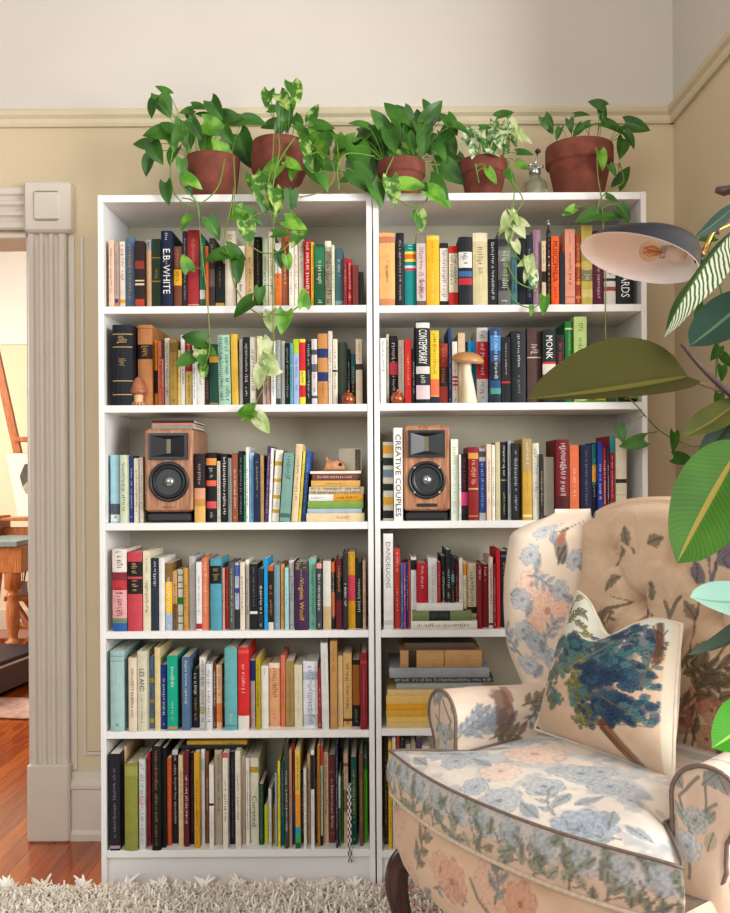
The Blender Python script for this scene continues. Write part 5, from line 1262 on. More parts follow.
def big_leaf(name, P, tip, Nrm, W, m, parent, fold=.12, droop=.1, thick=.0008, pw=.75, pk=.85, stalk=None, label=None, wave=0):
    P, tip = Vector(P), Vector(tip); T = tip - P; L = T.length; T.normalize(); N = Vector(Nrm); N = (N - T * N.dot(T)).normalized(); B = T.cross(N)
    nx, ny = 26, 6; v = []; uv = []; f = []
    for i in range(nx + 1):
        t = i / nx; w = W * .5 * (max(0, math.sin(PI * min(1, t ** pk))) ** pw) * (1 if t < .9 else max(.04, (1 - t) / .1) ** .35)
        if i == 0: w = W * .02
        if i == nx: w = .0005
        for j in range(-ny, ny + 1):
            s = j / ny
            v.append(P + T * (t * L) + B * (s * w) + N * (fold * abs(s) * w * 2 * (1 - .2 * abs(s)) - droop * L * (4 * (t - .5) ** 2 - 1) * -1 * .5 + wave * W * math.sin(t * 11) * abs(s) * .1)); uv.append((t, (s + 1) / 2))
    n = 2 * ny + 1
    for i in range(nx):
        for j in range(n - 1):
            a = i * n + j; f.append((a, a + 1, a + n + 1, a + n))
    me = bpy.data.meshes.new(name); me.from_pydata([tuple(p) for p in v], [], f); me.materials.append(m); ul = me.uv_layers.new(name='leaf')
    for lp in me.loops: ul.data[lp.index].uv = uv[lp.vertex_index]
    for p in me.polygons: p.use_smooth = True
    o = bpy.data.objects.new(name, me); COL.objects.link(o); o.parent = parent
    if label: o['label'] = label
    return o
def rubber_plant():
    bx, by = .735, -1.33; e = empty('rubber_plant', (bx, by, .0)); e.location.z = .012; o = Vector(e.location)
    b = MB(); r, h = .125, .24
    b.lathe([(r * .70, 0), (r * .72, .006), (r * .95, h * .72), (r * 1.0, h * .73), (r * 1.04, h * .98), (r, h), (r * .94, h), (r * .92, h * .88)], mat('cream_glazed_planter', 'd8cdb8', .35, noise=.05), 40); b.build('planter', e)
    b = MB(); b.lathe([(r * .92, h * .88), (r * .5, h * .9), (.0005, h * .905)], m_soil, 28); b.build('soil', e)
    L = lambda x, y, Y: at(x, y, Y) - o
    top = L(800, 405, -1.30)
    trunk = spline([Vector((0, 0, h * .88)), Vector((.01, .01, .6)), Vector((0, .02, 1.0)), top, L(790, 300, -1.30), L(770, 210, -1.27), L(755, 150, -1.25)], 8)
    b = MB(); b.tube(trunk, [.013 - .008 * i / len(trunk) for i in range(len(trunk))], m_bark, 10); b.build('trunk', e)
    bb = MB(); br1 = spline([L(800, 440, -1.30), L(760, 415, -1.29), L(730, 393, -1.28), L(704, 370, -1.27), L(681, 344, -1.27)], 6)
    bb.tube(br1, [.0095 - .0075 * i / (len(br1) - 1) for i in range(len(br1))], m_bark, 10); bb.build('branch', e)
    sb = MB()
    def leaf(px0, py0, Y0, px1, py1, Y1, N, Wpx, m, att, fold=.12, droop=.1, pw=.75, label=None, wave=0, pk=.85):
        P, tp = L(px0, py0, Y0), L(px1, py1, Y1); W = Wpx * (Y0 - CAMY) / F_PX
        big_leaf('leaf', P, tp, N, W, RM[m], e, fold, droop, pw=pw, label=label, wave=wave, pk=pk)
        q = L(*att); sb.tube(bez(q, (q + P) / 2 + Vector((0, 0, -.006)), P + (tp - P) * .01, 6), .0022, m_pet, 6)
    # the great olive leaf stretched to the left, seen from beneath
    leaf(688, 377, -1.27, 527, 399, -1.36, (.0, -.70, .75), 94, 'olive', (735, 394, -1.28), fold=.36, droop=.04, pw=.72, pk=.66, label='large olive leaf seen from beneath')
    leaf(738, 226, -1.20, 664, 336, -1.24, (-.78, -.5, .25), 42, 'white', (775, 215, -1.27), fold=-.35, droop=-.12, label='leaf with white feathered veins', wave=.4)
    leaf(756, 292, -1.25, 690, 346, -1.30, (-.35, -.9, .3), 48, 'dark', (785, 290, -1.29), fold=.08, droop=.05, pw=.6)
    leaf(742, 398, -1.28, 684, 436, -1.32, (-.3, -.7, .6), 34, 'oran', (790, 400, -1.30), fold=.12, droop=.12, label='olive leaf with orange blush')
    leaf(742, 408, -1.27, 697, 460, -1.30, (-.6, -.7, .3), 26, 'blue', (790, 410, -1.30), fold=.2, droop=.15)
    leaf(742, 444, -1.30, 677, 563, -1.36, (.25, -.93, .25), 82, 'glow', (797, 420, -1.30), fold=.07, droop=.06, pw=.62, label='large vivid green leaf hanging low')
    leaf(775, 600, -1.32, 690, 597, -1.38, (-.2, -.7, .75), 52, 'teal', (798, 500, -1.29), fold=.1, droop=.1, label='pale mint leaf')
    leaf(775, 598, -1.30, 688, 655, -1.34, (-.45, -.25, .85), 30, 'blue', (798, 500, -1.29), fold=.3, droop=.25)
    leaf(775, 705, -1.28, 712, 748, -1.33, (-.2, -.85, .5), 56, 'bri', (800, 600, -1.29), fold=.15, droop=.1, label='fresh green leaf')
    leaf(735, 205, -1.22, 694, 238, -1.26, (-.3, -.75, -.5), 16, 'dark', (758, 165, -1.25), fold=.1, droop=-.1)
    # leaves beyond the frame that the trunk also bears
    leaf(800, 380, -1.28, 880, 330, -1.36, (.2, -.8, .5), 60, 'glow', (795, 400, -1.30)); leaf(790, 260, -1.25, 860, 220, -1.15, (.2, -.6, .6), 60, 'dark', (785, 280, -1.29)); leaf(760, 140, -1.24, 780, 60, -1.28, (.2, -.8, .3), 50, 'bri', (755, 152, -1.25))
    leaf(810, 500, -1.29, 890, 540, -1.25, (.3, -.7, .6), 62, 'glow', (798, 500, -1.29))
    sb.build('leaf_stalks', e)
    b = MB(); k = bez(L(738, 222, -1.18), L(716, 214, -1.2), L(718, 234, -1.2), 8); b.tube(k, .003, m_pet, 6); b.tube([L(716, 190, -1.18), L(724, 191, -1.18), L(745, 186, -1.2), L(760, 190, -1.24)], [.005, .0085, .005, .003], m_bark, 8); b.build('bud', e)
    tag(e, 'tall rubber plant at right edge with broad leaves reaching over armchair', 'rubber plant')
    # a small pothos climbing in the corner behind it
    p = empty('climbing_pothos', (.93, -.30 + .5, 0)); p.location = (.90, -.16, 0); o2 = Vector(p.location); rg = random.Random(3)
    b = MB(); b.lathe([(.05, 0), (.065, .13), (.07, .14), (.06, .14), (.058, .12)], m_terra, 24); b.build('pot', p)
    b = MB(); b.lathe([(.058, .12), (.0005, .125)], m_soil, 20); b.build('soil', p)
    vb, fb = MB(), MB(); Yp = -.2
    vn = [Vector((0, 0, .12)), at(716, 560, -.2) - o2, at(722, 470, Yp) - o2, at(716, 380, Yp) - o2, at(722, 300, Yp) - o2, at(708, 252, Yp) - o2]
    sp = spline(vn, 8); vb.tube(sp, .0025, m_vine, 6)
    for (x, y, ln, a) in ((708, 238, 17, 170), (700, 310, 16, 130), (722, 305, 16, 60), (716, 352, 17, 120), (726, 360, 16, 50), (703, 318, 14, 160), (722, 372, 16, 90), (718, 400, 17, 100), (724, 425, 16, 60), (712, 445, 16, 120), (722, 470, 15, 80), (728, 330, 16, 30)):
        ly = Yp + rg.uniform(-.06, .04); L_ = ln * (ly - CAMY) / F_PX; T = Vector((math.cos(math.radians(a)), -.1, -math.sin(math.radians(a)))).normalized(); C_ = at(x, y, ly) - o2; P = C_ - T * L_ * .4
        heart_leaf(fb, P, T, Vector((rg.uniform(-.4, .4), -1, .3)), L_, L_ * .8, LG, rg=rg); q = min(sp, key=lambda v: (v - P).length); vb.tube(bez(q, (q + P) / 2 + Vector((0, 0, .01)), P, 5), .0012, m_vine, 5)
    vb.build('vines', p); fb.build('foliage', p); tag(p, 'green pothos climbing the wall corner behind the armchair', 'potted plant')
rubber_plant()
# ------------------------------------------------------------------ printed cloth
def hash2(ix, iy, s): 
    h = np.sin(ix * 127.1 + iy * 311.7 + s * 74.7) * 43758.5453
    return h - np.floor(h)
def vnoise(u, v, s=0):
    iu, iv = np.floor(u), np.floor(v); fu, fv = u - iu, v - iv; fu = fu * fu * (3 - 2 * fu); fv = fv * fv * (3 - 2 * fv)
    a, b, c, d = hash2(iu, iv, s), hash2(iu + 1, iv, s), hash2(iu, iv + 1, s), hash2(iu + 1, iv + 1, s)
    return (a * (1 - fu) + b * fu) * (1 - fv) + (c * (1 - fu) + d * fu) * fv
def fbm(u, v, s=0): return vnoise(u, v, s) * .55 + vnoise(u * 2.1, v * 2.1, s + 1) * .3 + vnoise(u * 4.3, v * 4.3, s + 2) * .15
def H3(h): return np.array(hexc(h))
class Cloth:
    """colours for a sheet of cloth; uv in metres"""
    def __init__(s, uv, base, base2, seed=0, streak=(6, 40)):
        s.u, s.v = uv[:, 0].copy(), uv[:, 1].copy(); s.seed = seed
        n = np.clip(fbm(s.u * streak[0], s.v * streak[1], seed) * 1.6 - .3, 0, 1)[:, None]
        s.c = H3(base) * (1 - n) + H3(base2) * n
        s.wu = (fbm(s.u * 45, s.v * 45, seed + 5) - .5); s.wv = (fbm(s.u * 45, s.v * 45, seed + 9) - .5)
    def mix(s, m, col, a=1.0):
        m = np.clip(m, 0, 1)[:, None] * a; s.c = s.c * (1 - m) + (H3(col) if isinstance(col, str) else col) * m
    def loc(s, cu, cv, rot, wob=.006):
        du, dv = s.u - cu + s.wu * wob, s.v - cv + s.wv * wob; c, n = math.cos(rot), math.sin(rot); return du * c + dv * n, -du * n + dv * c
    def flower(s, cu, cv, R, rot=0, cols=('8f9db0', 'c3cad4', '5c6a80'), n=7, a=.9):
        x, y = s.loc(cu, cv, rot); r = np.hypot(x, y) / R; th = np.arctan2(y, x)
        edge = .80 + .17 * np.abs(np.cos(th * n / 2)); m = np.clip((edge - r) * 14, 0, 1)
        a *= .8; s.mix(m, cols[0], a); ring = np.clip(np.sin(r * 17 + np.cos(th * n) * 1.6) * 1.4, 0, 1) * m; s.mix(ring, cols[1], a * .6)
        vein = (np.abs(np.sin(th * n)) < .16) * m * (r > .15); s.mix(vein.astype(float), cols[2], .45)
        s.mix(np.clip((np.abs(r - edge + .03) < .05), 0, 1) * (r < edge), cols[2], .3); s.mix(np.clip((.17 - r) * 20, 0, 1), cols[2], .8)
    def leaf(s, cu, cv, L, W, rot, col='7f8a84', vein='4e5450', a=.85, lob=0):
        x, y = s.loc(cu, cv, rot, .004); t = np.clip(x / L + .5, 0, 1); w = W * .5 * np.sin(PI * t ** .8) * (1 + lob * np.sin(t * 24)); ins = (np.abs(x) < L * .5)
        m = np.clip((w - np.abs(y)) / (W * .10), 0, 1) * ins; s.mix(m, col, a); s.mix(m * (np.abs(y) < W * .05), vein, .7); s.mix(m * (np.abs(np.sin((x - np.abs(y)) / L * 20)) < .22), vein, .35)
        s.mix(m * ((w - np.abs(y)) < W * .07), vein, .4)
    def stem(s, pts, w, col='5c5048', a=.8):
        d = np.full(len(s.u), 9.0); uu, vv = s.u + s.wu * .006, s.v + s.wv * .006
        for (a0, b0), (a1, b1) in zip(pts[:-1], pts[1:]):
            ex, ey = a1 - a0, b1 - b0; l2 = ex * ex + ey * ey + 1e-9; t = np.clip(((uu - a0) * ex + (vv - b0) * ey) / l2, 0, 1); d = np.minimum(d, np.hypot(uu - a0 - t * ex, vv - b0 - t * ey))
        s.mix(np.clip((w - d) / (w * .5), 0, 1), col, a)
    def spray(s, cu, cv, L, rot, n=7, col='7f8a84', vein='4e5450', st='5c5048', lw=.05):
        pts = [(cu + math.cos(rot) * L * k / 5 + math.sin(k * .9) * L * .05 * math.sin(rot), cv + math.sin(rot) * L * k / 5 + math.sin(k * .9) * L * .05) for k in range(6)]; s.stem(pts, .003, st)
        for k in range(n):
            t = (k + 1) / n; sd = 1 if k % 2 else -1; a = rot + sd * .8; p = (cu + math.cos(rot) * L * t, cv + math.sin(rot) * L * t); s.leaf(p[0] + math.cos(a) * lw * .5, p[1] + math.sin(a) * lw * .5, lw * 1.1, lw * .55, a, col, vein)
    def blob(s, cu, cv, ru, rv, rot, col, a=.9, wob=.02, soft=5):
        x, y = s.loc(cu, cv, rot, wob); r = np.hypot(x / ru, y / rv); s.mix(np.clip((1 - r) * soft, 0, 1), col, a)
    def bird(s, cu, cv, S, flip=1):
        s.blob(cu, cv - .1 * S, .20 * S, .46 * S, -.35 * flip, '7a7468', .9, .01); s.blob(cu + .06 * flip * S, cv + .18 * S, .13 * S, .22 * S, 0, 'a8604c', .85, .01)
        s.blob(cu + .12 * flip * S, cv + .40 * S, .11 * S, .10 * S, 0, '6a625c', .95, .004); s.leaf(cu + .05 * flip * S, cv + .56 * S, .22 * S, .09 * S, 1.9, '5c6474', '3a3c44'); s.leaf(cu + .28 * flip * S, cv + .36 * S, .14 * S, .06 * S, -.3 if flip > 0 else PI + .3, '8a7448', '4a3c2a')
        for k in range(6): s.stem([(cu - (.12 - k * .045) * flip * S, cv - .05 * S), (cu - (.22 - k * .05) * flip * S, cv - .5 * S)], .0022, '3a3834', .75)
        s.blob(cu + .14 * flip * S, cv + .42 * S, .025 * S, .025 * S, 0, '1c1a18')
def sheet(name, fn, nu, nv, parent, m, paint, uvfn=None, closeu=False):
    """smooth grid surface whose cloth print is painted by paint(Cloth-uv, points)"""
    P = np.array([[tuple(fn(i / nu, j / nv)) for i in range(nu + 1)] for j in range(nv + 1)])
    if uvfn is None:
        du = np.linalg.norm(np.diff(P, axis=1), axis=2); dv = np.linalg.norm(np.diff(P, axis=0), axis=2)
        U = np.concatenate([np.zeros((nv + 1, 1)), np.cumsum(du, axis=1)], 1); V = np.concatenate([np.zeros((1, nu + 1)), np.cumsum(dv, axis=0)], 0); U -= U[:, nu // 2:nu // 2 + 1]
    else: UV = np.array([[uvfn(i / nu, j / nv) for i in range(nu + 1)] for j in range(nv + 1)]); U, V = UV[..., 0], UV[..., 1]
    uv = np.stack([U.ravel(), V.ravel()], 1); pts = P.reshape(-1, 3)
    c = paint(uv, pts)
    f = []
    for j in range(nv):
        for i in range(nu): a = j * (nu + 1) + i; f.append((a, a + 1, a + nu + 2, a + nu + 1))
    me = bpy.data.meshes.new(name); me.from_pydata(pts.tolist(), [], f); me.materials.append(m)
    at_ = me.color_attributes.new('print', 'FLOAT_COLOR', 'POINT'); at_.data.foreach_set('color', np.concatenate([c, np.ones((len(c), 1))], 1).astype(np.float32).ravel())
    me.polygons.foreach_set('use_smooth', [True] * len(f)); me.update()
    o = bpy.data.objects.new(name, me); COL.objects.link(o); o.parent = parent
    return o
# ------------------------------------------------------------------ the wingback armchair
CH = Vector((.3635, -.77, .012)); CA = math.atan2(-.8, .6)
chair = empty('wingback_armchair', CH, CA)      # local x along the seat width, local y from front to back
UX, UY = Vector((.6, -.8, 0)), Vector((.8, .6, 0))
def wpos(pts):
    p = np.asarray(pts); return np.array(CH) + p[:, :1] * np.array(UX) + p[:, 1:2] * np.array(UY) + p[:, 2:] * np.array([0, 0, 1])
def hit(uv, pts, px, py):
    """cloth uv of the spot of this part that shows nearest a photo pixel"""
    q = project(wpos(pts)); d = np.hypot(q[:, 0] - px, q[:, 1] - py); near = np.where(d < d.min() + 3.5)[0]; dep = wpos(pts[near])[:, 1]; near = near[dep < dep.min() + .012]; i = int(near[np.argmin(d[near])]); return uv[i, 0], uv[i, 1]
m_cl = paint_mat('floral_linen', .85, .15); m_pipe = mat('dark_taupe_piping', '75645a', .8, noise=.2, scale=120); m_pipel = mat('cream_piping', 'c9b8a2', .8, noise=.15, scale=120)
BLUE = ('9aa3ae', 'cdd1d4', '687280'); PEACH = ('cfa48e', 'dcbca8', 'a87e6c'); GREY = ('8c9294', 'c4c8c4', '5c6264')
def scatter(c, uv, rg, n, kinds, sz=(.03, .06)):
    u0, u1, v0, v1 = uv[:, 0].min(), uv[:, 0].max(), uv[:, 1].min(), uv[:, 1].max()
    for k in range(n):
        cu, cv, S, r = rg.uniform(u0, u1), rg.uniform(v0, v1), rg.uniform(*sz), rg.uniform(0, 6.28); kd = rg.choice(kinds)
        if kd == 'f': c.flower(cu, cv, S, r, BLUE)
        elif kd == 'p': c.flower(cu, cv, S * 1.3, r, PEACH)
        elif kd == 's': c.spray(cu, cv, S * 2.4, r, lw=S * .7)
        elif kd == 'o': c.spray(cu, cv, S * 2.2, r, 6, '77705c', '48443a', '54483c', S * .8)
        elif kd == 'l': c.leaf(cu, cv, S * 1.5, S * .8, r)
def smooth(a, b, x): t = min(1, max(0, (x - a) / (b - a))); return t * t * (3 - 2 * t)
# seat cushion (T shaped, bowed front)
CZ0, CZ1 = .455, .566
def hw(y): return .256 + (.380 - .256) * min(1, max(0, (-.0 - y) / .122)) ** .9
def front(s): return -.125 - .068 * (1 - abs(s) ** 2.2)
def cush(s, t, k=1.0):
    y = .46 + t * (front(s) - .46); return Vector((s * hw(y) * k, y, 0))
def crown(s, t): return .030 * (1 - s ** 4) * (1 - (2 * t - 1) ** 4) + .012 * math.exp(-((s - .75) ** 2 + (t - .72) ** 2) / .05) 
def top(u, v):
    s = 2 * u - 1; p = cush(s, v); p.z = CZ1 - .010 + crown(s, v) - .004 * (abs(s) ** 12) - .006 * v ** 10; return p
rc = random.Random(11)
def p_top(uv, pts):
    c = Cloth(uv, 'd6cabf', 'e2dad0', 3, (14, 60)); h = lambda x, y: hit(uv, pts, x, y)
    n = fbm(uv[:, 0] * 7, uv[:, 1] * 7, 22); c.mix(np.clip((n - .5) * 6, 0, 1), 'dcbfae', .6)
    n = fbm(uv[:, 0] * 11, uv[:, 1] * 13, 33); c.mix(np.clip((n - .5) * 9, 0, 1), 'a4adb8', .6); n = fbm(uv[:, 0] * 30, uv[:, 1] * 34, 35); c.mix(np.clip((n - .56) * 9, 0, 1), '8d96a2', .45)
    c.flower(*h(535, 752), .075, .3, ('e0bba6', 'ecd8c8', 'b98a76'), 9); c.flower(*h(500, 770), .05, 1, ('dfc0ae', 'ecdacc', 'b98a76'), 8)
    for x, y, R in ((440, 742, .05), (470, 738, .045), (455, 760, .04), (500, 800, .05), (580, 772, .055), (545, 785, .045), (600, 770, .04), (520, 728, .045), (560, 728, .04), (475, 785, .035), (610, 785, .05), (630, 800, .03)): c.flower(*h(x, y), R, rc.uniform(0, 6), BLUE, rc.choice((6, 7, 8)))
    c.flower(*h(583, 828), .068, .2, ('8b98ac', 'c0c8d2', '5e6c84'), 11)
    for x, y in ((420, 760), (480, 760), (530, 810), (610, 820), (560, 800), (640, 835), (450, 725), (490, 720), (590, 800)): c.leaf(*h(x, y), .07, .032, rc.uniform(0, 6), '8f9aa2', '5c666e')
    for x, y in ((430, 750), (555, 815), (620, 840), (510, 740)): c.spray(*h(x, y), .09, rc.uniform(0, 6), 6, '9aa3a8', '646c72', '6a6460', .032)
    return c.c
cs = sheet('seat_cushion', top, 220, 190, chair, m_cl, p_top)
def rim(n=160):
    """outline of the cushion, counter-clockwise from the rear left"""
    out = []
    for k in range(n + 1): out.append(cush(-1, k / n))
    for k in range(1, n + 1): out.append(cush(-1 + 2 * k / n, 1))
    for k in range(1, n + 1): out.append(cush(1, 1 - k / n))
    for k in range(1, n): out.append(cush(1 - 2 * k / n, 0))
    return out
RIM = rim(); cen = Vector((0, .1, 0))
def band(u, v):
    i = u * (len(RIM)); p = RIM[int(i) % len(RIM)]; q = RIM[(int(i) + 1) % len(RIM)]; p = p.lerp(q, i - int(i))
    b = .012 * math.sin(PI * v); d = (p - cen).normalized(); z = CZ0 + (CZ1 - .010 - CZ0) * v; r = p + d * b; return Vector((r.x, r.y, z - .004 * (abs(p.x / .378) ** 12) * v))
def p_band(uv, pts):
    c = Cloth(uv, 'c9ab92', 'd8c0aa', 5, (30, 30)); rg = random.Random(4); u0, u1 = uv[:, 0].min(), uv[:, 0].max()
    k = u0
    while k < u1:
        c.flower(k + rg.uniform(-.01, .01), .085, .042, rg.uniform(0, 6), ('aab2b8', 'd2d4d2', '70787e'), 7, .7); c.flower(k + .045, .07, .028, rg.uniform(0, 6), GREY, 6)
        sp = [(k + .03, 0), (k + .032, .03), (k + .05, .06)]; c.stem(sp, .0032, '5a544a'); c.stem([(k + .032, .03), (k + .012, .065)], .0028, '5a544a'); c.stem([(k + .03, .012), (k + .06, .03)], .0025, '5a544a')
        for q in range(11): c.leaf(k + rg.uniform(-.01, .07), rg.uniform(.010, .092), rg.uniform(.03, .045), rg.uniform(.016, .024), rg.uniform(.3, 2.6), rg.choice(('858878', '9a9c8c', '777a6c')), '525448')
        k += .072
    return c.c
sheet('cushion_band', band, 700, 26, cs, m_cl, p_band)
b = MB(); b.tube([Vector((p.x * 1.004, p.y, CZ1 - .009 - .004 * (abs(p.x / .378) ** 12))) + (p - cen).normalized() * .003 for p in RIM[::4]] + [Vector((RIM[0].x, RIM[0].y, CZ1 - .009))], .0032, m_pipe, 8); b.build('top_piping', cs)
b = MB(); b.tube([Vector((p.x * 1.004, p.y, CZ0 + .002)) + (p - cen).normalized() * .003 for p in RIM[::4]] + [Vector((RIM[0].x, RIM[0].y, CZ0 + .002))], .0045, m_pipel, 8); b.build('bottom_piping', cs)
b = MB(); k = b.add([(p.x * .995, p.y * .995, CZ0) for p in RIM[::4]]); b.face([k + i for i in range(len(RIM[::4]))][::-1], m_pipel); b.build('cushion_underside', cs)
# seat frame with the bowed apron
def apr(s): return -.108 - .062 * (1 - abs(s) ** 2.4)
def outl(n=60):
    o = [Vector((-.355, .50 + (apr(-1) - .50) * k / n, 0)) for k in range(n)]
    o += [Vector((.362 * s - .0 , apr(s), 0)) for s in [-1 + 2 * k / (3 * n) for k in range(3 * n)]]
    o += [Vector((.355, apr(1) + (.50 - apr(1)) * k / n, 0)) for k in range(n)]
    o += [Vector((.355 - .71 * k / n, .50, 0)) for k in range(n)]; return o
OUT = outl()
def apron(u, v):
    i = u * len(OUT); p = OUT[int(i) % len(OUT)].lerp(OUT[(int(i) + 1) % len(OUT)], i - int(i)); d = (p - cen).normalized()
    sc = .022 * max(0, math.sin(PI * min(1, max(0, v)))) ** .6; dip = .0
    if p.y < -.05: dip = -.022 * (1 - abs(p.x / .36) ** 2) * (1 - v)
    return Vector((p.x, p.y, .300 + (CZ0 - .002 - .300) * v + dip)) + d * sc
def p_apr(uv, pts):
    c = Cloth(uv, 'cda78a', 'd8ba9e', 8, (10, 50)); h = lambda x, y: hit(uv, pts, x, y); rg = random.Random(9)
    scatter(c, uv, rg, 60, 'popsl', (.03, .05))
    c.spray(*h(415, 868), .10, 1.2, 6, '7f7464', '4e463c', '5a4a40', .04); c.flower(*h(452, 882), .05, 0, ('cc9278', 'dcae94', '9a6450'), 8); c.flower(*h(440, 870), .04, 1, ('d09c82', 'dcb49c', '9c6a50'), 8)
    c.stem([h(470, 880), h(478, 900), h(488, 912)], .005, '5e5656'); c.flower(*h(520, 905), .045, .5, ('c48a70', 'd4a68c', '94604c'), 7); c.spray(*h(495, 905), .08, 1.5, 6, '8a8c88', '565a58', '5a4a40', .035)
    return c.c
fr = sheet('seat_frame', apron, 520, 40, chair, m_cl, p_apr)
b = MB(); k = b.add([(p.x, p.y, .302) for p in OUT[::3]]); b.face([k + i for i in range(len(OUT[::3]))], m_pipe); k = b.add([(p.x, p.y, CZ0 - .004) for p in OUT[::3]]); b.face([k + i for i in range(len(OUT[::3]))][::-1], m_pipe); b.build('frame_webbing', fr)
# arms
def arm_prof(sgn):
    c = Vector((.322, .618)); r = .062; P = [(.262, .44), (.262, .50), (.262, .56)]
    for k in range(19): a = math.radians(176 - k * 12.2); P.append((c.x + r * math.cos(a), c.y + r * math.sin(a)))
    P += [(.356, .555), (.354, .52), (.360, .45), (.360, .38), (.360, .302)]
    out = []
    for i in range(len(P) - 1):
        for k in range(6): t = k / 6; out.append((P[i][0] * (1 - t) + P[i + 1][0] * t, P[i][1] * (1 - t) + P[i + 1][1] * t))
    out.append(P[-1]); A_ = np.array(out); d = np.concatenate([[0], np.cumsum(np.hypot(*np.diff(A_, axis=0).T))]); t = np.linspace(0, d[-1], 230)
    return list(zip((sgn * np.interp(t, d, A_[:, 0])).tolist(), np.interp(t, d, A_[:, 1]).tolist()))
def make_arm(sgn):
    pr = arm_prof(sgn); n = len(pr) - 1
    def fn(u, v):
        x, z = pr[min(n, int(round(u * n)))]; y = .004 + v * .47; dz = -.016 * smooth(0, .32, y) * (1 if z > .5 else 0); return Vector((x - sgn * (.048 * smooth(.0, .30, y) - .024), y + splay(x, y), z + dz))
    def splay(x, y): return .20 * (x * sgn - .32) * (1 - smooth(0, .2, y))
    def paint(uv, pts):
        c = Cloth(uv, 'e0d0c0', 'd9bda8', 12 + sgn, (40, 8)); h = lambda x, y: hit(uv, pts, x, y); rg = random.Random(20 + sgn)
        if sgn < 0:
            scatter(c, uv, rg, 8, 'sl', (.03, .04))
            for x, y in ((472, 712), (465, 735), (455, 740), (480, 725)): c.spray(*h(x, y), .075, rg.uniform(.8, 2), 7, '8d97a0', '626c78', '6a625a', .035)
            c.blob(*h(505, 712), .075, .028, 0, '6e4a3e', .75, .03); c.blob(*h(508, 695), .04, .02, .2, '8a5a4a', .7, .03); c.spray(*h(490, 738), .08, 1.5, 7, '776a54', '4a4234', '54483c', .04); c.spray(*h(522, 705), .07, 1.4, 5, '7c7460', '4a4438', '54483c', .04)
        else:
            scatter(c, uv, rg, 16, 'sll', (.03, .045))
            c.flower(*h(706, 842), .055, .2, ('d99a68', 'e8b88c', '9a5c3c'), 9); c.flower(*h(722, 890), .06, .8, ('d98c6c', 'e8b498', 'a0583c'), 8); c.flower(*h(715, 800), .04, .8, BLUE, 8); c.spray(*h(722, 820), .10, -1.3, 7, '8d97a4', '5a6474', '5c5450', .04); c.spray(*h(726, 860), .10, -1.4, 7, '8d97a4', '5a6474', '5c5450', .04); c.stem([h(706, 855), h(708, 880), h(712, 910)], .0035, '5a5450')
        return c.c
    a = sheet('arm', fn, n, 110, chair, m_cl, paint)
    # front facing of the arm: the scroll panel with its cord
    sc = [Vector((x, z)) for x, z in pr if z > .50 and abs(x) < .4]
    ctr = Vector((sgn * .312, .58)); full = [Vector((x, z)) for x, z in pr]
    def fpan(u, v):
        i = u * n; p = full[min(n, int(round(i)))]; q = Vector((sgn * .318, max(.36, min(.625, p.y)))); r = q.lerp(p, v); bulge = .010 * (1 - v ** 4); return Vector((r.x + sgn * .024, .004 - bulge + .20 * (r.x * sgn - .32), r.y))
    def paintf(uv, pts):
        zz = pts[:, 2]; xx = pts[:, 0]; c = Cloth(np.stack([xx, zz], 1), 'd2b49c', 'dcc6b2', 30, (40, 20)); rg = random.Random(31)
        if True:
            c.stem([(sgn * .318, .48), (sgn * .322, .56), (sgn * .30, .62), (sgn * .335, .66)], .004, '6a6660'); c.stem([(sgn * .322, .58), (sgn * .365, .62)], .004, '6a6660'); c.stem([(sgn * .322, .56), (sgn * .35, .60), (sgn * .345, .67)], .003, '6a6660')
            for k in range(12): c.leaf(sgn * rg.uniform(.28, .38), rg.uniform(.53, .68), .04, .022, rg.uniform(0, 6), rg.choice(('8e928c', 'a4a498', 'b0a890')), '5c5e58', .8)
            c.flower(sgn * .315, .535, .030, .3, ('b8c0c8', 'e0e2e2', '78828e'), 7); c.flower(sgn * .33, .585, .026, .9, ('a3a9a8', 'd4d6d0', '6c7270'), 7)
        return c.c
    f = sheet('arm_front_panel', fpan, n, 40, a, m_cl, paintf)
    cord = [Vector((x, .001, z)) for x, z in pr if z > .505]
    cord.append(Vector((sgn * .352, .001, .497))); cord += [Vector((sgn * (.318 + .034 * math.cos(t)), .001, .497 - .022 * math.sin(t))) for t in [PI * k / 10 for k in range(1, 10)]] + [Vector((sgn * .272, .001, .497)), cord[0]]
    cord = [Vector((q.x + sgn * .024, q.y + .20 * (q.x * sgn - .32), q.z)) for q in cord]
    b = MB(); b.tube(cord, .0042, m_pipe, 8); b.build('cord', a)
    return a
make_arm(-1); make_arm(1)
